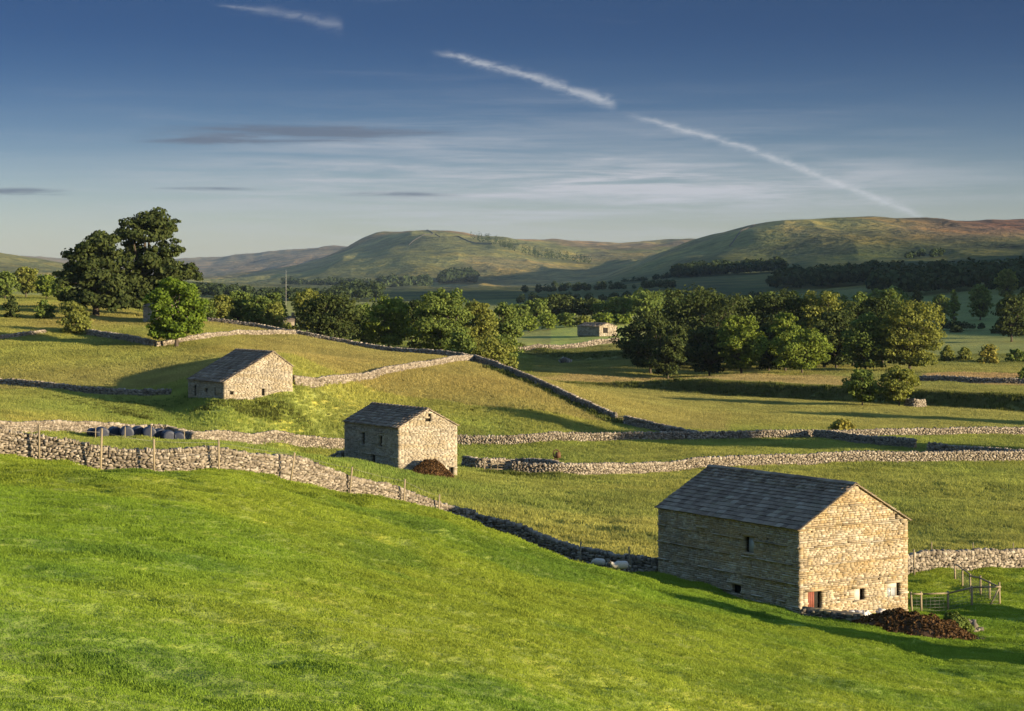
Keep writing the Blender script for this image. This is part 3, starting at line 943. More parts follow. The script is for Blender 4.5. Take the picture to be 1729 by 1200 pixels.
    def slope(s0, z0, s1, z1, part, rows, wid, singles_):
        """slates from eave (s0,z0) up to ridge (s1,z1)"""
        e = np.array([s1-s0, z1-z0]); el_ = np.hypot(*e); e /= el_
        nrm2 = np.array([-e[1], e[0]]) if s1 > s0 else np.array([e[1], -e[0]])
        updir = GD*e[0]+UP*e[1]; nrm = GD*nrm2[0]+UP*nrm2[1]
        hs = np.linspace(1.25, 0.75, rows); hs = hs/hs.sum()*(el_+ov)
        pos = -ov
        mes = stone_meshes(SQV, M_SLATE, 'slate') if singles_ else None
        b = MB(); ns_ = 0
        for k in range(rows):
            hgt_ = hs[k]
            t = -ov-rng.uniform(0, 0.25)
            wr = wid*(1.15-0.35*k/rows)
            while t < L+ov-0.05:
                l = wr*rng.uniform(0.7, 1.3)
                if L+ov-(t+l) < 0.25: l = L+ov-t
                t0 = max(t, -ov)
                l2 = t+l-t0
                sg = -sag*math.sin(math.pi*np.clip((t0+l2/2)/L, 0, 1))*math.sin(math.pi*min(1, max(0, (pos+hgt_/2)/el_)))*1.6
                ln = hgt_*1.25
                c = C0+GD*s0+UP*z0+DD*(t0+l2/2)+updir*(pos+ln*0.42)+nrm*(0.075+sg+rng.uniform(-0.008, 0.012))
                tilt = 0.05/ln+rng.normal(0, 0.012)
                ay = updir-nrm*tilt; ay /= np.linalg.norm(ay); az2 = nrm+updir*tilt; az2 /= np.linalg.norm(az2)
                sz = (l2-0.012, ln, 0.035)
                if singles_ and ns_ < 300:
                    ns_ += 1
                    place_stone('slate', mes[int(rng.integers(len(mes)))], c, DD, ay, az2, sz, part)
                else:
                    b.box(c, DD, ay, az2, sz, rng.random(), SQV[int(rng.integers(len(SQV)))])
                t += l
            pos += hgt_
        if b.n:
            q = b.build('laid_slates', M_SLATE, part); q['kind'] = 'stuff'
    # deck under the slates
    tk = 0.03
    pr = [(0.0, ze), (apex_s, za), (w_, zr)]
    V = []
    for t in (0.02, L-0.02):
        for s, z in pr: V.append(C0+GD*s+DD*t+UP*(z-tk))
        for s, z in pr: V.append(C0+GD*s+DD*t+UP*(z+0.035))
    V = np.array(V)
    Q = [[0, 1, 7, 6], [1, 2, 8, 7], [3, 9, 10, 4], [4, 10, 11, 5], [0, 6, 9, 3], [2, 5, 11, 8], [0, 3, 4, 1], [1, 4, 5, 2], [6, 7, 10, 9], [7, 8, 11, 10]]
    roof = mk('roof', V, Q, M_DARK, root)
    slope(0.0, ze, apex_s, za, roof, slate_rows, slate_w, slate_singles)
    slope(w_, zr, apex_s, za, roof, max(5, int(slate_rows*0.8)), slate_w, False)
    # ridge stones
    t = -ov; b = MB()
    rmes = stone_meshes(SQV, M_SLATE, 'ridge_stone'); vmes = stone_meshes(SQV, mat, 'verge_stone')
    while t < L+ov:
        l = min(rng.uniform(0.55, 0.8), L+ov-t+0.01)
        for sgn in (-1, 1):
            q = GD*sgn*0.9+UP*-0.44; q /= np.linalg.norm(q)
            nn = np.cross(DD, q)*(-sgn)
            nn = nn if nn[2] > 0 else -nn
            args = (C0+GD*apex_s+UP*(za+0.13+rng.uniform(-0.01, 0.015))+DD*(t+l/2)+q*0.12, DD, q, nn, (l-0.012, 0.27, 0.05))
            if slate_singles: place_stone('ridge_stone', rmes[int(rng.integers(10))], *args, roof)
            else: b.box(*args, rng.random(), SQV[3])
        t += l
    if b.n: b.build('ridge_stones', M_SLATE, roof)
    # verge stones along the gable rake
    b = MB()
    for (s0, z0, s1, z1) in ((0, ze, apex_s, za), (w_, zr, apex_s, za)):
        e = np.array([s1-s0, z1-z0]); el_ = np.hypot(*e); e /= el_
        q = GD*e[0]+UP*e[1]; nn = np.cross(DD, q); nn = nn if nn[2] > 0 else -nn
        t = -0.1
        while t < el_:
            l = min(rng.uniform(0.4, 0.75), el_-t+0.02)
            args = (C0+GD*s0+UP*z0+q*(t+l/2)-DD*0.05+nn*0.028, q, DD, nn, (l-0.01, 0.26, 0.05))
            if slate_singles: place_stone('verge_stone', vmes[int(rng.integers(10))], *args, roof)
            else: b.box(*args, rng.random(), SQV[4])
            t += l
    if b.n: b.build('verge_stones', mat, roof)
    return root

B1C = (16.68, 110.0)
barn('large golden stone barn with a dark stone slate roof, nearest the viewer', B1C, 8.6, 13.6, -13.70, -11.33, 0.5, -13.70, -19.3, M_BARN1,
     gable_open=[(0.65, 1.75, -18.40, -17.40, 'door'), (4.25, 5.10, -18.22, -17.50, 'white'), (6.90, 7.98, -18.22, -17.42, 'frame'),
                 (7.55, 7.75, -13.55, -13.25, 'slit'), (8.12, 8.30, -13.98, -13.80, 'slit')],
     side_open=[(4.1, 5.0, -15.62, -14.60, 'glass'), (8.6, 9.5, -15.42, -14.58, 'blocked'), (5.3, 6.15, -18.25, -17.62, 'slit'),
                (4.28, 4.40, -16.42, -16.0, 'slit')],
     singles=300, slate_rows=15, slate_w=0.50, slate_singles=True)
barn('middle pale stone barn with a blue grey slate roof and two narrow side windows', (-10.65, 178.0), 6.4, 11.0, -12.63, -11.0, 0.5, -12.63, -17.9, M_BARN2,
     course=(0.10, 0.16), slen=(0.22, 0.55),
     gable_open=[(2.85, 3.2, -12.12, -11.85, 'slit'), (3.2, 3.52, -12.12, -11.40, 'slit'), (2.35, 2.9, -16.45, -15.95, 'slit'), (5.5, 6.0, -17.75, -16.6, 'slit')],
     side_open=[(6.75, 7.4, -14.7, -13.5, 'sill'), (3.2, 3.85, -14.65, -13.6, 'sill'), (4.6, 5.4, -16.6, -15.5, 'slit')],
     slate_rows=9, slate_w=0.55)
barn('low stone barn with one long lean-to roof slope on the upper left field', (-34.97, 230.0), 9.2, 11.0, -10.80, -7.22, 0.717, -9.03, -13.3, M_BARN2,
     course=(0.11, 0.17), slen=(0.22, 0.6),
     gable_open=[(0.75, 1.25, -12.3, -11.85, 'slit'), (5.0, 5.4, -12.6, -11.7, 'slit')],
     side_open=[(8.4, 9.2, -12.9, -11.45, 'slit'), (4.9, 5.8, -12.25, -11.75, 'slit'), (2.4, 2.9, -12.6, -11.5, 'slit')],
     slate_rows=14, slate_w=0.6)
p4 = PX(1012, 560, 560)
barn('distant low stone barn with a square doorway beyond the valley trees', (p4[0], p4[1]), 6.4, 11.5, p4[2]+1.55, p4[2]+2.55, 0.45, p4[2]+1.6, p4[2]-0.3, M_BARN2,
     course=(0.25, 0.4), slen=(0.5, 1.0), gable_open=[(1.3, 3.0, p4[2]-0.4, p4[2]+1.2, 'slit')], slate_rows=6, slate_w=1.0)
p5 = PX(263, 543, 338)
barn('small stone barn mostly hidden behind the bright green ash', (p5[0], p5[1]), 7.2, 6.0, p5[2]+2.7, p5[2]+4.5, 0.5, p5[2]+2.7, p5[2]-0.5, M_BARN2,
     course=(0.2, 0.3), slen=(0.4, 0.8), slate_rows=8, slate_w=0.8)

# ------------------------------------------------------------------ field walls
far_corner = np.array(B1C)+DD[:2]*13.6
dry_wall('nearest sunlit stone wall running down beside the leaning fence posts', [(-70, 107), (0, 110), (130, 110.8), (260, 112), (370, 114.5), (480, 118), (600, 124), (700, 128.2), (799, 132)], 1.65, 0.285, singles=300)
dry_wall('dark shaded stone wall dropping to the back corner of the large barn', [(801, 132.3), (864, 130), (980, 126), (1050, 124), (1109, 122.2)], 1.6, 0.31)
dry_wall('sunlit rough stone wall behind the timber pen, right of the large barn', [(1528, 133.6), (1600, 135.5), (1729, 139), (1860, 143)], 1.5, 0.33, wob=0.2)
dry_wall('long wall behind the bales, upper left to the middle barn', [(-80, 173), (0, 180), (100, 190), (200, 200), (330, 213), (430, 222), (500, 226), (585, 230)], 1.35, 0.34)
dry_wall('long wall across the valley from the middle barn to the dark spur wall', [(760, 235), (880, 235), (1000, 238), (1130, 240), (1250, 242), (1376, 243)], 1.3, 0.36)
dry_wall('straight far wall behind the yellow bush, running off to the right', [(1380, 243), (1500, 245), (1620, 247.5), (1780, 251)], 1.2, 0.36)
dry_wall('sunlit wall beyond the large barn roof, ending at the wooden gate', [(866, 194), (950, 192), (1070, 196.5), (1200, 202), (1400, 207), (1560, 210), (1729, 212.5), (1800, 213.5)], 1.45, 0.34)
dry_wall('short shaded wall behind the middle barn, dropping toward it', [(452, 203), (500, 198.5), (540, 194), (579, 189.5)], 1.25, 0.34)
dry_wall('dark spur wall with a clean sunlit end, between two long walls', [(1376, 242), (1440, 236), (1545, 225.5)], 1.35, 0.34)
dry_wall('dark wall at the right edge meeting the long sunlit wall', [(1568, 222), (1650, 218), (1745, 213.8)], 1.3, 0.34)
dry_wall('small dark pen wall with a high end right of the middle barn', [(784, 206), (806, 201.5), (835, 203), (880, 204.5), (925, 199), (948, 193.8)], 1.5, 0.36)
dry_wall('dark wall climbing the hillock from the gate gap to its crest', [(1041, 258), (1000, 264), (940, 274), (880, 286), (830, 299), (802, 308.5)], 1.35, 0.36)
dry_wall('dark wall below the gate gap, joining the long valley wall', [(1176, 240.8), (1110, 248), (1056, 255.5)], 1.35, 0.36)
dry_wall('sunlit wall rising from the lean-to barn to the hillock crest', [(496, 237), (560, 248), (640, 265), (700, 280), (750, 295), (799, 308)], 1.1, 0.38)
dry_wall('crest wall on the hillock in front of the row of round trees', [(806, 309.5), (760, 314), (700, 320), (650, 325), (600, 330), (570, 332.5), (500, 337), (430, 345), (345, 350)], 1.1, 0.4)
dry_wall('broken low wall left of the lean-to barn, above the rank grass', [(-60, 266), (0, 262), (70, 256), (160, 250), (230, 247), (288, 245)], 1.0, 0.36, wob=0.3)
dry_wall('sunlit wall curving right from under the bright ash tree', [(264, 300), (300, 303.5), (345, 309), (400, 319), (460, 329), (498, 336)], 1.0, 0.4)
dry_wall('dark wall sloping from the hawthorn bushes to the bright ash', [(140, 322), (175, 315), (215, 308.5), (262, 300.5)], 1.15, 0.4)
dry_wall('low wall at the left edge under the hawthorn bushes', [(-60, 311), (0, 315), (40, 318), (75, 321)], 0.8, 0.4, wob=0.3)
dry_wall('pale wall in front of the distant barn', [(845, 515), (900, 518), (960, 520), (1045, 528)], 1.3, 0.6)
dry_wall('dark wall edge at right beyond the hawthorn pair', [(1552, 352), (1620, 347), (1700, 342), (1790, 337)], 1.3, 0.45)

# ------------------------------------------------------------------ trees
def leaf_cards(P, N, size, r):
    """quads at P facing N"""
    n = len(P)
    a = np.cross(N, r.normal(size=(n, 3))); a /= np.linalg.norm(a, axis=1)[:, None]+1e-9
    b = np.cross(N, a)
    s = size*r.uniform(0.55, 1.25, n)[:, None]
    asp = r.uniform(0.6, 1.0, n)[:, None]
    a = a*s; b = b*s*asp
    fold = N*s*r.uniform(-0.25, 0.25, n)[:, None]
    V = np.stack([P-a*0.9-b*0.35, P+b*-0.9+a*0.4, P+a*0.9+b*0.45+fold, P+b*0.9-a*0.3+fold], 1).reshape(-1, 3)
    Q = np.arange(4*n).reshape(n, 4)
    return V, Q
def crown_points(lobes, n, r, shell=0.55, ragged=0.16):
    """points and outward normals spread through ellipsoid lobes; (c, (rx,ry,rz))"""
    vol = np.array([l[1][0]*l[1][2] for l in lobes]); vol = vol/vol.sum()
    cnt = r.multinomial(n, vol)
    PP, NN = [], []
    for (c, rad), k in zip(lobes, cnt):
        d = r.normal(size=(k, 3)); d /= np.linalg.norm(d, axis=1)[:, None]
        low = d[:, 2] < -0.35
        d[low, 2] *= 0.55
        rr = shell+(1-shell)*r.random(k)**0.45
        rr = rr*(1+r.normal(0, ragged, k)*0.5)
        PP.append(np.array(c)+d*np.array(rad)*rr[:, None]); NN.append(d)
    return np.concatenate(PP), np.concatenate(NN)
def sublobes(lobes, k, r, f=(0.28, 0.48)):
    """break every big lobe into clumps sitting on its surface"""
    out = []
    for c, rad in lobes:
        c = np.array(c); rad = np.array(rad)
        out.append((c, rad*0.72))
        for _ in range(k):
            d = r.normal(size=3); d /= np.linalg.norm(d)
            if d[2] < -0.5: d[2] *= -0.4
            q = r.uniform(*f)
            out.append((c+d*rad*r.uniform(0.62, 0.92), rad.mean()*q*np.array([1.15, 1.15, r.uniform(0.6, 0.85)])))
    return out
def make_tree(name, label, cat, base, lobes, leafm, n, size, seed, trunk_h=None, trunk_r=0.35, group=None, clump=9, f=(0.28, 0.48)):
    r = np.random.default_rng(seed)
    base = np.array(base, float)
    root = empty(name, base, label, cat, group)
    L2 = sublobes(lobes, clump, r, f)
    P, N = crown_points(L2, n, r)
    ok = P[:, 2] > base[2]+0.15
    P, N = P[ok], N[ok]
    nn = N*1.2+r.normal(size=P.shape)*0.5+np.array([0, 0, 0.25]); nn /= np.linalg.norm(nn, axis=1)[:, None]
    V, Q = leaf_cards(P, nn, size, r)
    rnd = np.clip(np.repeat(r.normal(0.45, 0.25, len(P)), 4), 0, 1)
    mk('crown', V, Q, leafm, root, rnd=rnd)
    mb = MB()
    cz = np.mean([l[0] for l in lobes], axis=0)
    top = max(l[0][2] for l in lobes)
    fork = base+np.array([0, 0, (trunk_h or (cz[2]-base[2])*0.55)])
    fork[:2] += r.normal(0, 0.15, 2)
    mb.tube([base-np.array([0, 0, 0.4]), base+(fork-base)*0.12, base+(fork-base)*0.5, fork], [trunk_r*1.6, trunk_r*1.1, trunk_r*0.9, trunk_r*0.75], 8)
    tgt = [np.array(l[0]) for l in lobes]+[np.array(l[0]) for l in L2[1::max(1, len(L2)//9)]]
    for q in tgt:
        m = fork+(q-fork)*0.5+r.normal(0, 0.05, 3)*np.linalg.norm(q-fork)+np.array([0, 0, 0.06])*np.linalg.norm(q-fork)
        mb.tube([fork, m, q], [trunk_r*0.55, trunk_r*0.33, trunk_r*0.1], 5)
    mb.build('trunk', M_BARK, root)
    return root
def px_tree(name, label, cat, u, vtop, wpx, Y, leafm, seed, kind='round', n=None, size=None, clear=0.10, group=None, vbase=None, lean=0.0, clump=9):
    """a tree whose crown spans wpx picture-pixels at distance Y, top at vtop, foot on the ground"""
    r = np.random.default_rng(seed+1000)
    b = Gp(u, Y)
    ztop = -(vtop-HZ)*Y/F
    H = max(ztop-b[2], 1.2)
    W = wpx*Y/F
    c0 = b[2]+H*clear
    ch = ztop-c0
    prof = {'round': lambda h: math.sin(math.pi*(0.13+0.79*h))**0.55, 'tall': lambda h: math.sin(math.pi*(0.16+0.78*h))**0.62,
            'spread': lambda h: math.sin(math.pi*(0.10+0.80*h))**0.75, 'bush': lambda h: math.sqrt(max(0.06, 1-0.94*h*h))}[kind]
    if kind == 'bush': clear = 0.0
    c0 = b[2]+H*clear; ch = ztop-c0
    K = {'round': 17, 'tall': 16, 'spread': 15, 'bush': 9}[kind]
    qf = {'round': (0.34, 0.50), 'tall': (0.38, 0.58), 'spread': (0.32, 0.46), 'bush': (0.4, 0.55)}[kind]
    lobes = [(np.array([b[0], b[1], c0+ch*0.47]), (W*0.40, W*0.40, ch*0.43))]
    for k in range(K):
        h = (k+r.uniform(0.1, 0.9))/K
        R_ = W*0.5*prof(h)*r.uniform(0.86, 1.08)
        a = k*2.39996+r.uniform(-0.4, 0.4)
        q = W*0.5*r.uniform(*qf)*(0.65+0.35*prof(h))
        qz = min(q*0.8, ch*0.22)
        rr = max(0.0, R_-q)
        lobes.append((np.array([b[0]+math.cos(a)*rr+lean*W*h, b[1]+math.sin(a)*rr, min(max(c0+ch*h, c0+qz*0.8), ztop-qz)]), (q, q, qz)))
    if size is None: size = max(0.15, Y*0.00072)
    if n is None: n = int(np.clip(4.4*W*H/(size*size), 900, 13000))
    return make_tree(name, label, cat, b, lobes, leafm, n, size, seed, trunk_h=H*max(clear, 0.08)+ch*0.16, trunk_r=max(0.08, H*0.021), group=group, clump=clump)

# the big pair on the knoll at left, built lobe by lobe
def px_lobes(Y, rows, dr=0.9):
    out = []
    for u, v, ru, rv, *dy_ in rows:
        p = PX(u, v, Y+(dy_[0] if dy_ else 0))
        out.append((p, (1.2*ru*Y/F, 1.2*ru*Y/F*dr, 1.12*rv*Y/F)))
    return out
make_tree('sycamore_tree', 'tallest dark tree on the left knoll, its crown standing clear above the rest', 'tree', Gp(248, 364),
          px_lobes(364, [(250, 372, 34, 20), (222, 388, 24, 18), (278, 385, 22, 18), (245, 400, 44, 18), (285, 425, 24, 20), (225, 428, 22, 22, 2), (255, 445, 40, 22), (292, 462, 36, 28), (235, 478, 36, 26), (275, 500, 44, 26), (232, 510, 34, 22), (310, 500, 22, 26), (318, 462, 17, 22)]),
          L_DARK, 20000, 0.36, 11, trunk_h=6.0, trunk_r=0.6, clump=8, f=(0.25, 0.45))
make_tree('sycamore_tree', 'broad dark sycamore on the left knoll, left of the tallest tree', 'tree', Gp(162, 356),
          px_lobes(356, [(165, 415, 32, 22), (142, 440, 34, 26), (185, 440, 32, 28), (122, 470, 24, 26), (155, 475, 36, 28), (195, 480, 30, 28), (130, 505, 30, 22), (170, 508, 38, 22), (205, 512, 26, 20), (160, 395+8, 18, 10)]),
          L_DARK, 17000, 0.36, 12, trunk_h=5.0, trunk_r=0.6, clump=9, f=(0.25, 0.45))
make_tree('ash_tree', 'bright green ash growing over the wall corner on the left field', 'tree', Gp(298, 299),
          px_lobes(299, [(297, 487, 26, 17), (275, 505, 25, 20), (318, 505, 24, 20), (295, 520, 34, 20), (270, 538, 22, 22), (325, 535, 21, 22), (293, 550, 30, 20), (264, 563, 14, 17), (327, 557, 15, 14), (290, 566, 22, 13)]),
          L_ASH, 13000, 0.26, 13, trunk_h=2.6, trunk_r=0.3, clump=9)
PT = px_tree
PT('hawthorn_bush', 'small dark round bush at the far left beside the upper wall', 'bush', 20, 498, 34, 345, L_DARK, 21, 'bush')
PT('hawthorn_bush', 'dark bush between the far left bush and the knoll trees', 'bush', 74, 506, 40, 344, L_MID, 22, 'bush')
PT('hawthorn_bush', 'yellowish bush under the left side of the broad sycamore', 'bush', 122, 506, 56, 342, L_OLIVE, 23, 'bush')
PT('hawthorn_bush', 'low sunlit hawthorn in front of the knoll, above the dark wall', 'bush', 128, 527, 72, 322, L_OLIVE, 24, 'bush')
for i, (u, v, wd, Y, m_, lb) in enumerate([
        (8, 458, 52, 470, L_MID, 'background tree at the left edge of the picture'),
        (44, 449, 58, 490, L_OLIVE, 'rounded sunlit background tree near the left edge'),
        (78, 462, 44, 480, L_LIGHT, 'smaller background tree next to the broad sycamore'),
        (104, 468, 44, 470, L_MID, 'background tree half hidden by the broad sycamore')]):
    PT('field_tree', lb, 'tree', u, v, wd, Y, m_, 30+i, 'round', group='trees behind the left knoll')
for i, (u, v, wd, Y, m_, k, lb) in enumerate([
        (345, 505, 40, 392, L_MID, 'round', 'first hedgerow tree right of the bright ash'),
        (372, 495, 52, 396, L_OLIVE, 'round', 'second hedgerow tree right of the bright ash'),
        (402, 489, 60, 402, L_MID, 'round', 'tallest hedgerow tree between the ash and the dark sycamore'),
        (436, 497, 56, 396, L_MID, 'round', 'fourth hedgerow tree right of the bright ash'),
        (464, 509, 42, 390, L_OLIVE, 'round', 'last low hedgerow tree before the gap with the far roof'),
        (518, 487, 58, 520, L_OLIVE, 'round', 'pale tree rising behind the left of the round dark sycamore'),
        (462, 492, 40, 520, L_MID, 'round', 'thin distant tree below the white mast'),
        (559, 496, 122, 374, L_DARK, 'round', 'round dense dark sycamore behind the hillock crest wall'),
        (655, 499, 92, 380, L_LIGHT, 'tall', 'light green tree between the dark sycamore and the tallest crest tree'),
        (612, 512, 46, 392, L_MID, 'round', 'small tree squeezed against the right of the dark sycamore'),
        (705, 505, 56, 398, L_DARK, 'tall', 'dark tree behind the left shoulder of the tallest crest tree'),
        (745, 487, 98, 372, L_MID, 'tall', 'tallest green tree of the row behind the hillock crest'),
        (806, 505, 72, 378, L_OLIVE, 'tall', 'olive tree at the right of the tallest crest tree'),
        (852, 511, 70, 412, L_MID, 'round', 'rounded tree at the right end of the crest row'),
        (830, 570, 88, 330, L_OLIVE, 'bush', 'low spreading bush where the crest wall turns downhill'),
        (780, 560, 60, 338, L_MID, 'bush', 'low bush at the foot of the olive tree behind the crest wall')]):
    PT('field_tree' if k != 'bush' else 'field_bush', lb, 'tree' if k != 'bush' else 'bush', u, v, wd*1.15, Y, m_, 50+i, k, clear=0.06 if k != 'tall' else 0.10, group=None if k == 'bush' else 'row of trees behind the hillock')
for i, (u, v, wd, Y, m_, lb) in enumerate([
        (876, 512, 44, 660, L_MID, 'first valley tree right of the crest row'),
        (905, 503, 50, 700, L_MID, 'second valley tree right of the crest row'),
        (940, 495, 62, 720, L_DARK, 'broad dark valley tree above the distant barn wall'),
        (985, 503, 58, 720, L_DARK, 'dark valley tree behind and left of the distant barn'),
        (1022, 508, 46, 710, L_MID, 'valley tree directly above the distant barn roof'),
        (1052, 499, 58, 700, L_MID, 'valley tree just right of and above the distant barn'),
        (1088, 493, 62, 690, L_MID, 'valley tree touching the left of the right-hand grove'),
        (892, 532, 34, 620, L_LIGHT, 'small light tree at the left end of the low valley row'),
        (925, 529, 36, 625, L_LIGHT, 'second small light tree of the low valley row'),
        (955, 527, 38, 630, L_MID, 'third small tree of the low valley row'),
        (985, 533, 30, 630, L_OLIVE, 'brownish small tree left of the distant barn'),
        (1020, 528, 40, 640, L_LIGHT, 'small light tree right behind the distant barn'),
        (1052, 530, 34, 640, L_LIGHT, 'small light tree right of the distant barn')]):
    PT('valley_tree', lb, 'tree', u, v, wd*1.2, Y, m_, 80+i, 'round', clear=0.03, group='trees in the middle of the valley')
for i, (u, v, wd, Y, m_, k, lb) in enumerate([
        (1098, 528, 108, 424, L_DARK, 'spread', 'dark tree at the left end of the right-hand grove'),
        (1190, 484, 150, 446, L_DARK, 'round', 'largest dark tree of the grove, with a sunlit top edge'),
        (1310, 489, 136, 452, L_DARK, 'round', 'wide dark tree in the middle back of the grove'),
        (1392, 491, 96, 446, L_OLIVE, 'round', 'sunlit rounded tree at the middle back of the grove'),
        (1128, 548, 72, 404, L_DARK, 'spread', 'low dark tree in front of the left end of the grove'),
        (1198, 547, 76, 408, L_DARK, 'spread', 'low dark tree left of the first light green front tree'),
        (1252, 531, 78, 402, L_LIGHT, 'spread', 'first light green front tree of the grove, on a short trunk'),
        (1298, 545, 60, 416, L_DARK, 'tall', 'dark gap tree between the two light green front trees'),
        (1326, 527, 58, 412, L_LIGHT, 'spread', 'light green tree top rising behind the nearest grove tree'),
        (1354, 552, 92, 397, L_LIGHT, 'spread', 'nearest light green grove tree, standing out on its own trunk'),
        (1412, 520, 84, 430, L_DARK, 'round', 'dark tree right of the nearest light green grove tree'),
        (1462, 527, 74, 410, L_MID, 'tall', 'full leafed green tree left of the big golden one'),
        (1490, 500, 86, 442, L_DARK, 'round', 'dark tree behind the big golden green one'),
        (1536, 505, 104, 407, L_OLIVE, 'round', 'big golden green tree at the right end of the grove'),
        (1150, 512, 90, 462, L_DARK, 'round', 'dark tree behind the left shoulder of the largest grove tree'),
        (1250, 500, 100, 470, L_DARK, 'round', 'dark tree filling the back of the grove above the first light tree'),
        (1350, 505, 90, 468, L_DARK, 'round', 'dark tree filling the back of the grove above the nearest light tree'),
        (1440, 508, 90, 462, L_DARK, 'round', 'dark tree filling the back of the grove left of the golden tree')]):
    PT('grove_tree', lb, 'tree', u, v, wd*1.24, Y, m_, 110+i, k, clear=0.05 if k == 'spread' else 0.02, group='grove on the valley floor')
PT('hawthorn_tree', 'left of the two hawthorns in front of the grove', 'tree', 1456, 622, 78, 311, L_MID, 141, 'spread', clear=0.10)
PT('hawthorn_tree', 'right of the two hawthorns in front of the grove, touching the ruin', 'tree', 1518, 618, 80, 310, L_OLIVE, 142, 'spread', clear=0.10)
PT('gorse_bush', 'single yellow bush behind the spur wall', 'bush', 1421, 705, 54, 247, L_YELLOW, 143, 'bush', size=0.20)
PT('field_bush', 'dark bush cut by the right edge of the picture', 'bush', 1738, 618, 52, 352, L_MID, 144, 'bush')
PT('willow_bush', 'pale rounded willow in the far right field', 'bush', 1670, 580, 42, 470, L_YELLOW, 145, 'bush')
PT('field_bush', 'low dark hedge bush right of the pale willow', 'bush', 1718, 588, 46, 480, L_MID, 146, 'bush')
for i, (u, v, wd, Y, m_, k, lb) in enumerate([
        (1600, 583, 30, 490, L_OLIVE, 'bush', 'first reedy bush left of the pale willow'),
        (1628, 585, 30, 492, L_OLIVE, 'bush', 'second reedy bush left of the pale willow'),
        (1655, 480, 48, 800, L_MID, 'round', 'round hedgerow tree in the far right fields'),
        (1610, 489, 18, 790, L_LIGHT, 'tall', 'slim pale tree in the far right fields'),
        (1588, 496, 40, 770, L_MID, 'round', 'tree showing over the right shoulder of the grove'),
        (1549, 479, 16, 900, L_DARK, 'tall', 'small dark upright tree above the golden grove tree'),
        (1708, 497, 78, 610, L_DARK, 'round', 'large dark tree at the right edge of the far fields'),
        (1740, 480, 60, 640, L_DARK, 'round', 'dark tree cut by the right edge of the far fields'),
        (1615, 550, 26, 700, L_DARK, 'bush', 'lone dark bush in the far right field'),
        (1700, 452, 44, 1000, L_OLIVE, 'round', 'sunlit yellowish tree in front of the right-hand wood'),
        (1690, 552, 40, 680, L_DARK, 'bush', 'low scrub at the foot of the large dark right edge tree'),
        (1500, 487, 60, 640, L_MID, 'round', 'pale topped tree behind the right half of the grove'),
        (1455, 494, 60, 640, L_MID, 'round', 'tree top behind the middle of the grove')]):
    PT('field_bush' if k == 'bush' else 'field_tree', lb, 'bush' if k == 'bush' else 'tree', u, v, wd, Y, m_, 160+i, k, clear=0.05, group='scattered trees of the far right fields')

# far woods that read as one mass
def wood(label, pts, n, hgt, seed, leafm=L_FAR, conifer=False, nl=150):
    """crowns strewn through a polygon of (u, Y) corners"""
    r = np.random.default_rng(seed)
    P = np.array([XY(u, Y) for u, Y in pts])
    lo, hi = P.min(0), P.max(0)
    sel = []
    while len(sel) < n:
        q = r.uniform(lo, hi)
        ins = False
        for i in range(len(P)):
            a, b = P[i], P[i-1]
            if (a[1] > q[1]) != (b[1] > q[1]) and q[0] < (b[0]-a[0])*(q[1]-a[1])/(b[1]-a[1])+a[0]: ins = not ins
        if ins: sel.append(q)
    sel = np.array(sel)
    z = ground(sel[:, 0], sel[:, 1])
    VV, QQ, RR = [], [], []; k0 = 0
    for q, zz in zip(sel, z):
        h = hgt*r.uniform(0.7, 1.25); wd = h*(0.17 if conifer else r.uniform(0.36, 0.5))
        lobes = [(np.array([q[0], q[1], zz+h*0.5]), (wd, wd, h*0.5))]
        for _ in range(4 if not conifer else 0):
            d = r.normal(size=3)*np.array([1, 1, 0.5]); d /= np.linalg.norm(d)
            lobes.append((np.array([q[0], q[1], zz+h*0.55])+d*wd*0.7, (wd*0.5, wd*0.5, wd*0.45)))
        p, nn = crown_points(lobes, nl, r, 0.75, 0.12)
        nn = nn*1.0+r.normal(size=p.shape)*0.35+np.array([0, 0, 0.2]); nn /= np.linalg.norm(nn, axis=1)[:, None]
        V, Q = leaf_cards(p, nn, wd*0.28, r)
        VV.append(V); QQ.append(Q+k0); k0 += len(V)
        RR.append(np.clip(np.repeat(r.normal(0.4, 0.25, len(p)), 4)+r.normal(0, 0.15), 0, 1))
    c = P.mean(0)
    o = mk('wood', np.concatenate(VV), np.concatenate(QQ), leafm, None, (c[0], c[1], G(c[0], c[1])), rnd=np.concatenate(RR))
    tag(o, label, 'wood', None, 'stuff')
wood('dark wood on the slope above the grove, left half', [(1300, 1480), (1480, 1420), (1560, 1500), (1500, 1640), (1330, 1650)], 150, 13, 201)
wood('dark wood on the slope above the right fields', [(1470, 1150), (1760, 1050), (1800, 1330), (1600, 1420), (1480, 1350)], 190, 13, 202)
wood('dark plantation strip at the foot of the right hill', [(1130, 2150), (1320, 2150), (1325, 2350), (1140, 2380)], 200, 14, 203)
wood('left of two dark plantations below the middle hill', [(638, 3420), (722, 3480), (722, 3620), (655, 3600)], 120, 20, 204)
wood('right of two dark plantations below the middle hill', [(742, 3700), (806, 3720), (802, 3830), (746, 3830)], 90, 20, 205)
wood('tree belt in the valley bottom under the middle hill', [(300, 1250), (640, 1500), (640, 1600), (300, 1400)], 110, 9, 206)
wood('conifer strip climbing the shoulder of the middle hill', [(792, 5250), (850, 5000), (1000, 4650), (1012, 4520), (870, 4700), (808, 4950)], 220, 20, 207, conifer=True, nl=40)
wood('wooded foot of the middle hill at left', [(480, 3600), (640, 3300), (640, 3450), (480, 3800)], 110, 14, 208)
wood('scattered scrub on the right hill', [(1530, 2500), (1580, 2480), (1590, 2540), (1540, 2560)], 14, 11, 209)
wood('dark copse on the valley side below the middle hill', [(560, 1800), (640, 1750), (640, 1850), (570, 1900)], 40, 11, 210)
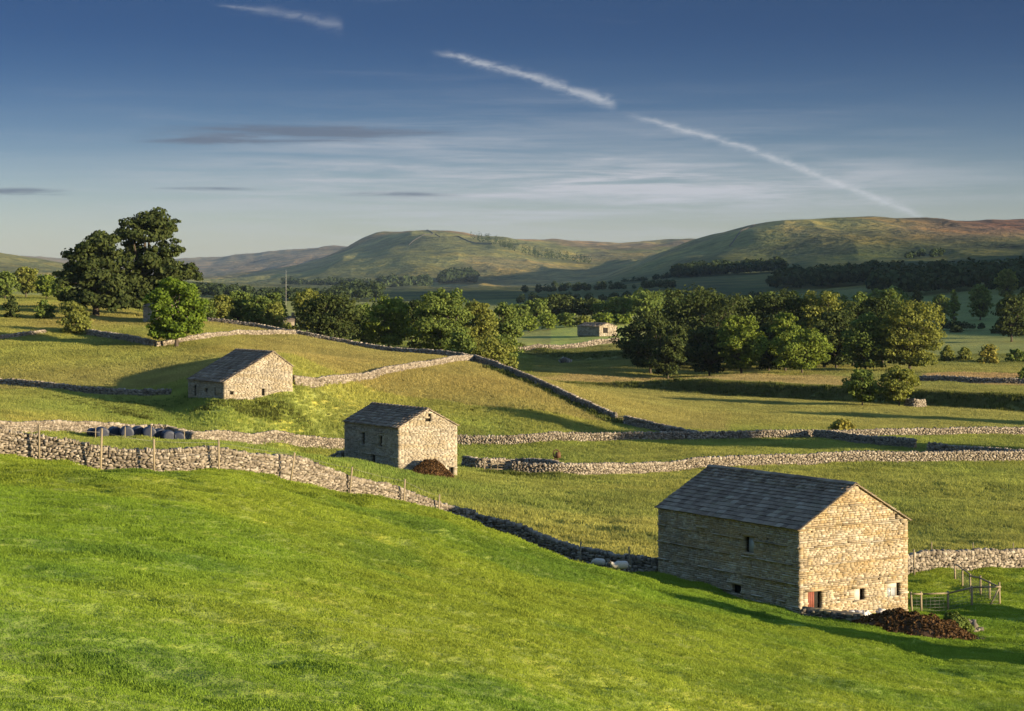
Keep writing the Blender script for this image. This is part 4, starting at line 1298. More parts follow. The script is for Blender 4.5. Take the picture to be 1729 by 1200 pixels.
wood('hedgerow trees across the valley behind the grove', [(1060, 850), (1540, 900), (1540, 940), (1060, 880)], 60, 10, 211, L_MID)

wood('hedge line across the shaded valley fields, lower', [(880, 1180), (1300, 1250), (1300, 1262), (880, 1190)], 40, 6, 212)
wood('hedge line across the shaded valley fields, upper', [(860, 1750), (1140, 1620), (1140, 1636), (860, 1768)], 40, 7, 213)
wood('hedge line on the lower slope of the right hill', [(930, 2600), (1130, 2250), (1132, 2275), (930, 2630)], 34, 8, 214)
wood('hedge line across the far right field', [(1560, 720), (1740, 700), (1740, 706), (1560, 726)], 26, 3.2, 215)

PT('field_bush', 'low bush in the hedgerow gap under the white mast', 'bush', 487, 543, 44, 430, L_OLIVE, 320, 'bush')

# ------------------------------------------------------------------ fences, gates and small things
def post_box(mb, base, top, w_=0.09, d=0.09):
    base = np.array(base, float); top = np.array(top, float)
    a = top-base; L = np.linalg.norm(a); a /= L
    x = np.cross(a, [0, 1, 0]); x /= np.linalg.norm(x); y = np.cross(a, x)
    mb.box((base+top)/2, x, y, a, (w_, d, L), rng.random(), SQV[int(rng.integers(10))])
fr = Gp(370, 113)
fence = empty('wire_fence', fr, 'line of leaning timber posts in front of the nearest sunlit wall', 'fence')
POSTS = [(-10, 109.0, 713, -4), (66, 109.6, 716, 0), (170, 110.0, 724, 2), (260, 111.0, 740, 0), (370, 113.5, 743, -1), (489, 117.0, 763, 9), (589, 122.7, 787, 6), (681, 126.6, 808, 3), (740, 129.0, 835, 2)]
tops = []
for u, Y, vt, ln in POSTS:
    g = Gp(u, Y)
    tp = np.array([(u+ln-CX)*Y/F, Y, -(vt-HZ)*Y/F])
    mb = MB(); post_box(mb, g-np.array([0, 0, 0.3]), tp, 0.11, 0.10)
    mb.build('post', M_WOOD, fence)
    tops.append((g, tp))
for f_ in (0.55, 0.92):
    mb = MB()
    for (g0, t0), (g1, t1) in zip(tops[:-1], tops[1:]):
        a = g0+(t0-g0)*f_; b = g1+(t1-g1)*f_
        mb.tube([a, (a+b)/2-np.array([0, 0, 0.05]), b], 0.008, 4)
    mb.build('wire', M_WIRE, fence)
for (u, Y, vt, ln, lb) in [(978, 125.2, 915, -3, 'thin dark post leaning on the middle of the shaded wall'),
                           (1065, 122.6, 923, 3, 'dark post in the shaded wall near the large barn'),
                           (1544, 132.5, 927, 0, 'leaning pole against the wall behind the large barn')]:
    g = Gp(u, Y); o = MB()
    post_box(o, g-np.array([0, 0, 0.2]), np.array([(u-ln-CX)*Y/F, Y+0.15, -(vt-HZ)*Y/F]), 0.10, 0.09)
    o = o.build('fence_post', M_WOOD, None, g); tag(o, lb, 'post')
for i, (u, Y, vt, lb) in enumerate([(1573, 135.9, 914, 'first thin stake above the wall right of the large barn'), (1643, 137.5, 916, 'second thin stake above the wall right of the large barn'), (1711, 139.3, 917, 'third thin stake above the wall, nearest the right edge')]):
    g = Gp(u, Y+0.5); o = MB(); post_box(o, g-np.array([0, 0, 0.2]), np.array([g[0], g[1], -(vt-HZ)*g[1]/F]), 0.06, 0.06)
    tag(o.build('fence_stake', M_WOOD, None, g), lb, 'stake', 'stakes along the right wall')
# timber pen beside the large barn
PEN = [(1540, 116.5), (1556, 116.8), (1601, 117.6), (1641, 118.5), (1688, 119.5)]
PEN2 = [(1688, 119.5), (1671, 121.3), (1656, 123.5), (1639, 126.0), (1625, 128.7), (1613, 131.3)]
pen = empty('timber_pen', Gp(1640, 121), 'post and rail pen with wire netting beside the large barn', 'fence')
for k, path in enumerate((PEN, PEN2)):
    tp = []
    for i, (u, Y) in enumerate(path):
        g = Gp(u, Y); h = 1.25
        if not (k == 1 and i == 0):
            mb = MB(); post_box(mb, g-np.array([0, 0, 0.3]), g+np.array([rng.normal(0, 0.03), 0, h+(0.15 if (u, Y) == (1688, 119.5) else 0)]), 0.11, 0.10); mb.build('post', M_WOOD, pen)
        tp.append((g, g+np.array([0, 0, h-0.1])))
    for (g0, a), (g1, b) in zip(tp[:-1], tp[1:]):
        mb = MB(); d = b-a; L = np.linalg.norm(d); d /= L
        n3 = np.cross(d, UP); n3 /= np.linalg.norm(n3)
        mb.box((a+b)/2-n3*0.08*np.sign(n3[1] or 1), d, n3, np.cross(n3, d)*-1, (L+0.05, 0.04, 0.10), 0.3, SQV[2]); mb.build('rail', M_WOOD, pen)
    mb = MB()
    for (g0, a), (g1, b) in zip(tp[:-1], tp[1:]):
        for f_ in (0.08, 0.25, 0.42, 0.6, 0.78):
            mb.tube([g0+(a-g0)*f_, g1+(b-g1)*f_], 0.006, 4)
        for q in np.linspace(0, 1, max(3, int(np.linalg.norm(b-a)/0.28))):
            p = g0+(g1-g0)*q; mb.tube([p+np.array([0, 0, 0.05]), p+(a-g0)*0.8], 0.005, 4)
    o = mb.build('wire_netting', M_WIRE, pen); o['kind'] = 'stuff'
g = Gp(1672, 119.1); mb = MB()
post_box(mb, g, Gp(1687, 119.5)+np.array([0, 0, 1.05]), 0.08, 0.08); mb.build('brace', M_WOOD, pen)

def gate(label, a, b, h, bars, name='wooden_gate'):
    a = np.array(a); b = np.array(b)
    r = empty(name, (a+b)/2, label, 'gate')
    d = b-a; d[2] = 0; L = np.linalg.norm(d); d /= L; n3 = np.cross(d, UP)
    for k, p in enumerate((a, b)):
        mb = MB(); mb.box(p+UP*(h*0.5), d, n3, UP, (0.13, 0.12, h*1.25), 0.2, SQV[k]); mb.build('post', M_WOOD, r)
    for k in range(bars):
        z = 0.2+(h-0.3)*k/(bars-1)
        mb = MB(); mb.box((a+b)/2+UP*z-n3*0.02, d, n3, UP, (L-0.1, 0.035, 0.08), 0.5, SQV[k]); mb.build('bar', M_WOOD, r)
    for f_ in (0.25, 0.5, 0.75):
        mb = MB(); mb.box(a+(b-a)*f_+UP*(h*0.52)-n3*0.065, d, n3, UP, (0.07, 0.03, h*0.85), 0.5, SQV[4]); mb.build('stile', M_WOOD, r)
    return r
gate('pale wooden gate at the end of the wall right of the middle barn', Gp(818, 194.5), Gp(862, 194.2), 1.15, 4)
gate('small gate in the gap of the wall descending the hillock', Gp(1042, 257.6), Gp(1055, 255.9), 1.05, 4)

# silage bales in the curved pen
for i, (u, Y, lb) in enumerate([(157, 188.5, 'low wrapped bale at the left end of the bale row'), (172, 187, 'second wrapped bale from the left, by the thin post'),
                                (194, 188, 'third wrapped bale from the left'), (214, 187, 'fourth wrapped bale from the left'), (233, 188.4, 'fifth wrapped bale from the left'),
                                (252, 187.4, 'sixth wrapped bale from the left'), (270, 188.2, 'seventh wrapped bale, third from the right'),
                                (284, 187, 'second wrapped bale from the right end of the row'), (301, 188, 'last dark wrapped bale at the right end of the row')]):
    g = Gp(u, Y); R_ = 0.66 if i else 0.5; Lb = 1.25
    a = math.radians(22+rng.normal(0, 5)); ax = np.array([math.sin(a), -math.cos(a), 0])
    sx = np.array([math.cos(a), math.sin(a), 0])
    prof = [(-Lb/2-0.02, 0.0), (-Lb/2-0.015, R_*0.6), (-Lb/2-0.01, R_*0.9), (-Lb/2+0.03, R_*0.98), (-Lb/4, R_), (0, R_*1.01), (Lb/4, R_), (Lb/2-0.03, R_*0.98), (Lb/2+0.01, R_*0.9), (Lb/2+0.015, R_*0.6), (Lb/2+0.02, 0)]
    N_ = 24; V = []; Q = []
    for t_, rr in prof:
        for j in range(N_):
            q = 2*math.pi*j/N_
            wob = 1+0.02*math.sin(3*q+i)
            V.append(g+UP*R_*0.95+ax*t_+(sx*math.cos(q)+UP*math.sin(q)*(0.95 if math.sin(q) < 0 else 1))*rr*wob)
    for k in range(len(prof)-1):
        for j in range(N_):
            Q.append([k*N_+j, k*N_+(j+1) % N_, (k+1)*N_+(j+1) % N_, (k+1)*N_+j])
    o = mk('silage_bale', np.array(V), Q, M_WRAP, None, g, smooth=True)
    tag(o, lb, 'bale', 'black wrapped silage bales behind the nearest wall')
for u, Y, lb in [(161, 184, 'thin stake left of the bale row'), (211, 183.5, 'thin stake in front of the middle bales'), (255, 184, 'thin stake in front of the right-hand bales'), (311, 186, 'thin stake at the right end of the bale row')]:
    g = Gp(u, Y); mb = MB(); post_box(mb, g-np.array([0, 0, 0.2]), g+np.array([0.02, 0, 1.35]), 0.08, 0.08)
    tag(mb.build('fence_stake', M_WOOD, None, g), lb, 'stake', 'stakes by the bales')
dry_wall('curved shaded pen wall around the right end of the bales', [(255, 204.5), (285, 205), (308, 203), (322, 198), (327, 190)], 1.85, 0.34)

# heaps
def heap(label, c, rx, ry, h, rot, mat, seed, name='manure_heap', straw=True, lab2=None):
    r = np.random.default_rng(seed)
    N1, N2 = 56, 22
    V = []
    ca, sa = math.cos(rot), math.sin(rot)
    for i in range(N2+1):
        f_ = i/N2
        for j in range(N1):
            a = 2*math.pi*j/N1
            rad = f_*(1+0.16*math.sin(2*a+seed)+0.10*math.sin(5*a+1))
            x, y = rad*rx*math.cos(a), rad*ry*math.sin(a)
            X = c[0]+x*ca-y*sa; Y = c[1]+x*sa+y*ca
            V.append([X, Y, 0])
    V = np.array(V); ff = np.repeat(np.arange(N2+1)/N2, N1)
    z = h*(1-ff**1.6)*(0.75+0.5*fbm(V[:, 0]*1.1, V[:, 1]*1.1, 3, seed))+(fbm(V[:, 0]*3.2, V[:, 1]*3.2, 3, seed+3)-0.5)*0.45*(1-ff*0.6)
    V[:, 2] = ground(V[:, 0], V[:, 1])+z-0.16
    Q = [[i*N1+j, i*N1+(j+1) % N1, (i+1)*N1+(j+1) % N1, (i+1)*N1+j] for i in range(N2) for j in range(N1)]
    root = empty(name, (c[0], c[1], G(*c[:2])), label, 'heap')
    mk('mound', V, Q, mat, root)
    if straw:
        k = 5200
        f_ = np.sqrt(r.random(k)); a = r.random(k)*6.283
        x, y = f_*rx*np.cos(a)*1.05, f_*ry*np.sin(a)*1.05
        X = c[0]+x*ca-y*sa; Y = c[1]+x*sa+y*ca
        zz = ground(X, Y)+np.maximum(0, h*(1-f_**1.6)*(0.75+0.5*fbm(X*1.1, Y*1.1, 3, seed))+(fbm(X*3.2, Y*3.2, 3, seed+3)-0.5)*0.45*(1-f_*0.6))-0.02
        nn = r.normal(size=(k, 3))*0.7+np.array([0, 0, 0.6]); nn /= np.linalg.norm(nn, axis=1)[:, None]
        V2, Q2 = leaf_cards(np.stack([X, Y, zz], 1), nn, 0.085, r)
        o = mk('straw', V2, Q2, M_STRAW, root, rnd=np.repeat(r.random(k), 4)); o['kind'] = 'stuff'
    return root
M_STRAW = mat_leaf('rotted_straw', (0.05, 0.028, 0.014), (0.16, 0.095, 0.045), 0.15)
h1 = XY(1525, 105.5)
heap('long dark brown manure heap at the foot of the large barn gable', XY(1545, 106.0), 3.6, 1.9, 1.25, -0.55, M_MANURE, 5)
heap('small brown manure heap against the gable of the middle barn', XY(731, 178.3), 2.15, 1.3, 1.5, 0.4, M_MANURE, 8)
def rubble(label, c, n, rad, s, mat, seed, name='rubble_pile', h=0.4):
    r = np.random.default_rng(seed); mb = MB()
    for i in range(n):
        f_ = math.sqrt(r.random()); a = r.random()*6.283
        x, y = c[0]+rad[0]*f_*math.cos(a), c[1]+rad[1]*f_*math.sin(a)
        q = r.normal(size=(3, 3)); q, _ = np.linalg.qr(q)
        sz = s*r.uniform(0.5, 1.3)
        mb.box((x, y, G(x, y)+h*(1-f_)*r.random()+sz*0.25), q[0], q[1], q[2], (sz, sz*0.8, sz*0.55), r.random(), STV[i % 12])
    o = mb.build(name, mat, None, (c[0], c[1], G(*c[:2])))
    return tag(o, label, 'rubble', None, 'stuff')
M_WALLCORE2 = mat_stone('mossy_stone', [(0, (0.12, 0.105, 0.085)), (1, (0.24, 0.21, 0.165))], 6.0, (0.10, 0.115, 0.045), 0.5)
M_PALE = mat_stone('pale_rubble', [(0, (0.45, 0.42, 0.38)), (1, (0.72, 0.68, 0.62))], 6.0, (0.4, 0.36, 0.3), 0.2)
rubble('pale rubble piled along the foot of the large barn gable', XY(1487, 111.3), 70, (2.0, 0.8), 0.34, M_PALE, 3, h=0.6)
dry_wall('low dark wall stub at the front corner of the large barn', [tuple(np.array(B1C)+np.array([0.1, -0.45])), tuple(np.array(B1C)+np.array([1.6, -0.9])), tuple(np.array(B1C)+np.array([3.3, -1.6]))], 0.75, 0.34, world=True, wob=0.2, tops=False, mat=M_WALLCORE)
rubble('ruined lump of stonework right of the manure heap', XY(1630, 107.6), 70, (0.9, 0.6), 0.30, M_WALLCORE2, 6, 'ruined_stonework', 0.9)
PT('bramble_bush', 'dark bramble clump growing over the ruined stonework', 'bush', 1612, 1034, 66, 107.0, L_MID, 301, 'bush', n=4200, size=0.09)
PT('nettle_clump', 'dark nettle clump at the right end of the manure heap', 'plant', 1655, 1078, 46, 104, L_MID, 302, 'bush', n=1800, size=0.09)
# ruin by the hawthorns
dry_wall('small ruined stone hut beside the right hawthorn', [(1530, 309), (1545, 307), (1560, 308.5)], 1.6, 0.42, curve=False)
rubble('lone boulder out on the distant field left of the grove', XY(956, 488), 9, (0.9, 0.6), 1.5, M_WALL, 15, 'boulder', 0.6)
# rusted hay machine standing behind the long wall
g = Gp(940, 198); rs = empty('farm_machine', g, 'rusted iron farm machine standing behind the wall', 'machine')
mb = MB()
for k in range(16):
    a0 = 2*math.pi*k/16; a1 = 2*math.pi*(k+1)/16
    mb.tube([g+np.array([0.32*math.cos(a0)-0.05, 0.1, 2.05+0.42*math.sin(a0)]), g+np.array([0.32*math.cos(a1)-0.05, 0.1, 2.05+0.42*math.sin(a1)])], 0.06, 4)
mb.build('wheel', M_RUST, rs)
mb = MB()
for x in (-0.3, 0.15): mb.tube([g+np.array([x, 0, 0]), g+np.array([x*0.6, 0.05, 2.0])], 0.06, 5)
mb.build('leg', M_RUST, rs)
mb = MB(); mb.box(g+np.array([0.15, 0, 1.95]), (1, 0, 0), (0, 1, 0), UP, (0.5, 0.3, 0.55), 0, STV[3]); mb.build('hopper', M_RUST, rs)
# mast far down the valley
g = Gp(483, 900); mb = MB(); mb.tube([g, [g[0], g[1], -(455-HZ)*900/F]], [0.07, 0.045], 6)
M_MAST = mat_plain('galvanised_mast', (0.5, 0.49, 0.47), 0.5, 0.1)
tag(mb.build('radio_mast', M_MAST, None, g), 'tall thin white mast rising from the valley trees', 'mast')
# roofs in the gap of the hedgerow trees
for (u, v, Y, W_, lb) in [(486, 543, 520, 4.0, 'grey roofed farmhouse glimpsed in the gap below the mast'), (466, 488, 1900, 9, 'tiny white farmhouse on the valley side left of the mast')]:
    p = PX(u, v, Y); p[2] = G(p[0], p[1]); hh = (-(v-10-HZ)*Y/F)-p[2] if Y < 600 else 5.0
    hh = max(hh, 2.4)
    r = empty('farmhouse', p, lb, 'house')
    mb = MB(); mb.box(p+UP*hh*0.3, (1, 0, 0), (0, 1, 0), UP, (W_, 5, hh*0.6+1)); mb.build('wall', M_WALL if Y < 600 else M_WHITE, r)
    a = p+UP*(hh*0.6); V = [a+np.array(q) for q in [(-W_/2-.2, -2.7, .3), (W_/2+.2, -2.7, .3), (W_/2+.2, 0, hh*.4), (-W_/2-.2, 0, hh*.4), (W_/2+.2, 2.7, .3), (-W_/2-.2, 2.7, .3)]]
    mk('roof', np.array(V), [[0, 1, 2, 3], [3, 2, 4, 5]], M_SLATE, r)
    mb = MB(); mb.box(p+UP*(hh*1.05)+np.array([W_*0.35, 0, 0]), (1, 0, 0), (0, 1, 0), UP, (0.8, 0.8, hh*0.3)); mb.build('chimney', M_WALL, r)
# walls on the far hills
M_DARKWALL = mat_plain('lichened_gritstone', (0.055, 0.05, 0.04), 0.95)
def hill_wall(label, pts, h=2.2, wd=3.0):
    P = np.array([XY(u, Y) for u, Y in pts]); C, L = resample(smooth_path(P), 14)
    z = ground(C[:, 0], C[:, 1]); V = []; Q = []
    T = np.gradient(C, axis=0); T /= np.linalg.norm(T, axis=1)[:, None]; N = np.stack([T[:, 1], -T[:, 0]], 1)*wd/2
    for i in range(len(C)):
        hh = h*(0.8+0.5*vnoise(i*0.7, 1.0, 3))
        V += [[*(C[i]+N[i]), z[i]-2], [*(C[i]+N[i]*0.6), z[i]+hh], [*(C[i]-N[i]*0.6), z[i]+hh], [*(C[i]-N[i]), z[i]-2]]
    for i in range(len(C)-1):
        for j in range(3): Q.append([4*i+j, 4*i+j+1, 4*i+5+j, 4*i+4+j])
    m = C[len(C)//2]
    tag(mk('hillside_wall', np.array(V), Q, M_DARKWALL, None, (m[0], m[1], G(*m))), label, 'wall', 'walls on the far hills', 'thing')
hill_wall('boundary wall climbing the right hill to its shoulder', [(1232, 3050), (1250, 3200), (1266, 3330), (1275, 3420)], 1.6, 2.4)
hill_wall('boundary wall climbing the face of the middle hill', [(690, 5000), (712, 5300), (735, 5550), (722, 5800), (716, 5950)], 1.8, 3)
hill_wall('second boundary wall branching over the middle hill', [(735, 5550), (750, 5350), (790, 5100), (830, 4900)], 1.8, 3)
# sheep
M_FLEECE = mat_plain('fleece', (0.48, 0.44, 0.38), 1.0, 0.25, 14.0)
M_FACE = mat_plain('sheep_face', (0.10, 0.085, 0.07), 0.9, 0.2)
def sheep(label, u, Y, ang, sc=1.0, graze=True, dz=0.0):
    g = Gp(u, Y)
    r = empty('sheep', g, label, 'sheep', 'sheep by the shaded wall')
    r.rotation_euler = (0, 0, ang)
    def chain(name, verts, edges, radii, mat, lv=2):
        me = bpy.data.meshes.new(name)
        me.from_pydata([tuple(np.array(v)*sc) for v in verts], edges, [])
        me.materials.append(mat)
        o = bpy.data.objects.new(name, me); COL.objects.link(o); o.parent = r
        s = o.modifiers.new('skin', 'SKIN'); s.use_smooth_shade = True
        if not me.skin_vertices: pass
        for i, sv in enumerate(me.skin_vertices[0].data if me.skin_vertices else []):
            sv.radius = (radii[i][0]*sc, radii[i][1]*sc); sv.use_root = (i == 0)
        o.modifiers.new('sub', 'SUBSURF').levels = lv; o.modifiers['sub'].render_levels = lv
        return o
    try:
        import bmesh
        def skinned(name, verts, edges, radii, mat, lv=2):
            bm = bmesh.new(); lay = bm.verts.layers.skin.verify()
            vs_ = []
            for i, v in enumerate(verts):
                bv = bm.verts.new(tuple(np.array(v)*sc)); bv[lay].radius = (radii[i][0]*sc, radii[i][1]*sc); bv[lay].use_root = (i == 0); vs_.append(bv)
            for a, b in edges: bm.edges.new((vs_[a], vs_[b]))
            me = bpy.data.meshes.new(name); bm.to_mesh(me); bm.free(); me.materials.append(mat)
            o = bpy.data.objects.new(name, me); COL.objects.link(o); o.parent = r
            s = o.modifiers.new('skin', 'SKIN'); s.use_smooth_shade = True
            q = o.modifiers.new('sub', 'SUBSURF'); q.levels = lv; q.render_levels = lv
            return o
        hz_ = 0.22 if graze else 0.86
        body = [(0, 0, 0.62), (0.32, 0, 0.64), (0.50, 0, 0.60), (-0.30, 0, 0.64), (-0.50, 0, 0.60), (0.62, 0, 0.52 if graze else 0.74), (0.74, 0, 0.36 if graze else 0.85)]
        skinned('body', body, [(0, 1), (1, 2), (0, 3), (3, 4), (2, 5), (5, 6)], [(0.30, 0.30), (0.28, 0.27), (0.22, 0.22), (0.29, 0.29), (0.20, 0.22), (0.14, 0.14), (0.10, 0.10)], M_FLEECE)
        skinned('head', [(0.74, 0, 0.36 if graze else 0.86), (0.84, 0, hz_), (0.88, 0, hz_-0.09), (0.76, 0.13, 0.36 if graze else 0.92), (0.76, -0.13, 0.36 if graze else 0.92)],
                [(0, 1), (1, 2), (0, 3), (0, 4)], [(0.09, 0.09), (0.065, 0.06), (0.045, 0.045), (0.025, 0.035), (0.025, 0.035)], M_FACE)
        for x, y in ((0.34, 0.12), (0.34, -0.12), (-0.36, 0.12), (-0.36, -0.12)):
            skinned('leg', [(x, y, 0.46), (x+(0.02 if x > 0 else -0.05), y, 0.24), (x, y, 0.0)], [(0, 1), (1, 2)], [(0.08, 0.08), (0.045, 0.045), (0.04, 0.04)], M_FACE, 1)
        skinned('tail', [(-0.56, 0, 0.62), (-0.64, 0, 0.46)], [(0, 1)], [(0.06, 0.06), (0.03, 0.03)], M_FLEECE, 1)
    except Exception as e:
        print('sheep', e)
    return r
sheep('white sheep grazing by the shaded wall near the large barn', 1049, 116.2, math.radians(190), 0.92, False)
sheep('second sheep by the shaded wall, mostly hidden by the grass brow', 1012, 118.6, math.radians(150), 0.8)

# trees standing just out of the picture to the right, whose long shadows fall into it
def off_tree(label, x, y, H, W, seed):
    b = np.array([x, y, G(x, y)])
    r = np.random.default_rng(seed)
    lob = [(b+np.array([r.uniform(-.2, .2)*W, r.uniform(-.2, .2)*W, H*h]), (W*0.34, W*0.34, H*0.2)) for h in (0.38, 0.52, 0.66, 0.8)]
    lob += [(b+np.array([W*0.25*sx, W*0.2*sx, H*0.5]), (W*0.26, W*0.26, H*0.22)) for sx in (-1, 1)]
    make_tree('roadside_tree', label, 'tree', b, lob, L_MID, 5000, 0.42, seed, trunk_h=H*0.25, trunk_r=H*0.02, group='trees standing right of the view')
off_tree('tree right of the view whose shadow crosses the field behind the barns', 80, 205, 19, 11, 401)
off_tree('second tree right of the view beside the shadowed field', 94, 202, 16, 10, 402)
off_tree('tree right of the view whose shadow lies along the hillock foot', 112, 252, 14, 9, 403)
off_tree('small tree right of the view below the large barn', 40.0, 86.0, 6.6, 6.4, 404)
off_tree('second small tree right of the view below the large barn', 49.0, 80.5, 8.0, 6.4, 405)
off_tree('third small tree right of the view near the pen', 58, 100, 6.5, 4.5, 406)

# ------------------------------------------------------------------ grass as real blades
def mat_grass(name, tip, dry):
    m = bpy.data.materials.new(name); m.use_nodes = True
    t = NT(m.node_tree); t.n.clear()
    c = attr(t, 'gcol', 'INSTANCER', 'Color')
    ri = attr(t, 'rnd')
    v = t.m('MULTIPLY_ADD', ri, 0.55, 0.85)
    c = t.mix(1.0, c, t.xyz(v, v, v), 'MULTIPLY')
    c = t.mix(t.m('MULTIPLY', t.ss(ri, 0.72, 0.95), dry), c, tip)
    d = t.add('ShaderNodeBsdfDiffuse'); tr_ = t.add('ShaderNodeBsdfTranslucent')
    t.l.new(c, d.inputs[0]); t.l.new(c, tr_.inputs[0])
    mx = t.add('ShaderNodeMixShader'); mx.inputs[0].default_value = 0.4
    t.l.new(d.outputs[0], mx.inputs[1]); t.l.new(tr_.outputs[0], mx.inputs[2])
    o = t.add('ShaderNodeOutputMaterial'); t.l.new(mx.outputs[0], o.inputs[0])
    return m
def clump_mesh(name, n, rad, h, wd, seed, mat, bend=0.5):
    r = np.random.default_rng(seed)
    a = r.random(n)*6.283; q = np.sqrt(r.random(n))*rad
    P = np.stack([q*np.cos(a), q*np.sin(a), np.zeros(n)-0.03], 1)
    d = r.random(n)*6.283
    hd = np.stack([np.cos(d), np.sin(d), np.zeros(n)], 1)
    sd = np.stack([-np.sin(d), np.cos(d), np.zeros(n)], 1)
    hh = h*r.uniform(0.5, 1.15, n)[:, None]; be = bend*hh*r.uniform(0.2, 1.0, n)[:, None]
    W = wd*r.uniform(0.7, 1.3, n)[:, None]
    z = np.array([0, 0, 1.0])
    V = np.stack([P-sd*W/2, P+sd*W/2, P+z*hh*0.6+hd*be*0.35+sd*W*0.42, P+z*hh*0.6+hd*be*0.35-sd*W*0.42, P+z*hh+hd*be], 1)
    Q = []; base = np.arange(n)*5
    Q = np.concatenate([np.stack([base, base+1, base+2, base+3], 1), np.stack([base+3, base+2, base+4, base+4], 1)])
    V = V.reshape(-1, 3)
    me = bpy.data.meshes.new(name)
    fs = [tuple(x) for x in Q[:n]]+[(x[0], x[1], x[2]) for x in Q[n:].tolist()]
    me.from_pydata([tuple(v) for v in V], [], [tuple(map(int, f)) for f in fs])
    at_ = me.attributes.new('rnd', 'FLOAT', 'POINT'); at_.data.foreach_set('value', np.repeat(r.random(n), 5).astype(np.float32))
    me.materials.append(mat)
    return me
def scatter(name, label, pts, scale, cols, protos, seed):
    """geometry-nodes instances of grass clumps at the given points"""
    r = np.random.default_rng(seed)
    n = len(pts)
    me = bpy.data.meshes.new(name)
    me.vertices.add(n); me.vertices.foreach_set('co', pts.astype(np.float32).ravel())
    a = me.attributes.new('gcol', 'FLOAT_COLOR', 'POINT'); c4 = np.ones((n, 4), np.float32); c4[:, :3] = cols; a.data.foreach_set('color', c4.ravel())
    a = me.attributes.new('gscale', 'FLOAT', 'POINT'); a.data.foreach_set('value', scale.astype(np.float32))
    a = me.attributes.new('gpick', 'INT', 'POINT'); a.data.foreach_set('value', r.integers(0, len(protos), n).astype(np.int32))
    rot = np.zeros((n, 3), np.float32); rot[:, 2] = r.random(n)*6.283; rot[:, :2] = r.normal(0, 0.08, (n, 2))
    a = me.attributes.new('grot', 'FLOAT_VECTOR', 'POINT'); a.data.foreach_set('vector', rot.ravel())
    o = bpy.data.objects.new(name, me); COL.objects.link(o)
    tree = bpy.data.node_groups.new(name+'_nodes', 'GeometryNodeTree')
    tree.interface.new_socket('Geometry', in_out='INPUT', socket_type='NodeSocketGeometry')
    tree.interface.new_socket('Geometry', in_out='OUTPUT', socket_type='NodeSocketGeometry')
    N = tree.nodes; Lk = tree.links
    gi = N.new('NodeGroupInput'); go = N.new('NodeGroupOutput')
    m2p = N.new('GeometryNodeMeshToPoints'); Lk.new(gi.outputs[0], m2p.inputs[0])
    g2i = N.new('GeometryNodeGeometryToInstance')
    for me_ in reversed(protos):
        ob = bpy.data.objects.new(me_.name, me_)       # source of the clump, not placed in the scene
        oi = N.new('GeometryNodeObjectInfo'); oi.inputs['Object'].default_value = ob
        Lk.new(oi.outputs['Geometry'], g2i.inputs[0])
    ip = N.new('GeometryNodeInstanceOnPoints')
    Lk.new(m2p.outputs[0], ip.inputs['Points']); Lk.new(g2i.outputs[0], ip.inputs['Instance'])
    ip.inputs['Pick Instance'].default_value = True
    def na(nm, typ):
        q = N.new('GeometryNodeInputNamedAttribute'); q.data_type = typ; q.inputs[0].default_value = nm
        return next(s for s in q.outputs if s.enabled and s.name == 'Attribute')
    Lk.new(na('gpick', 'INT'), ip.inputs['Instance Index'])
    e2r = N.new('FunctionNodeEulerToRotation'); Lk.new(na('grot', 'FLOAT_VECTOR'), e2r.inputs[0])
    Lk.new(e2r.outputs[0], ip.inputs['Rotation'])
    Lk.new(na('gscale', 'FLOAT'), ip.inputs['Scale'])
    Lk.new(ip.outputs[0], go.inputs[0])
    md = o.modifiers.new('grass', 'NODES'); md.node_group = tree
    tag(o, label, 'grass', None, 'stuff')
    return o
M_GR = mat_grass('short_grass', (0.20, 0.20, 0.06), 0.15)
M_HAY = mat_grass('long_grass', (0.30, 0.26, 0.11), 0.45)
def sector(r, n, y0, y1, half=0.285):
    y = np.sqrt(r.uniform(y0*y0, y1*y1, n)); x = r.uniform(-half, half, n)*y
    return x, y
def B1_inside(x, y, pad=0.3):
    for c0, w_, L in ((B1C, 8.6, 13.6), ((-10.65, 178.0), 6.4, 11.0), ((-34.97, 230.0), 9.2, 11.0)):
        dx_, dy_ = x-c0[0], y-c0[1]
        s = dx_*GD[0]+dy_*GD[1]; t = dx_*DD[0]+dy_*DD[1]
        yield (s > -pad) & (s < w_+pad) & (t > -pad) & (t < L+pad)
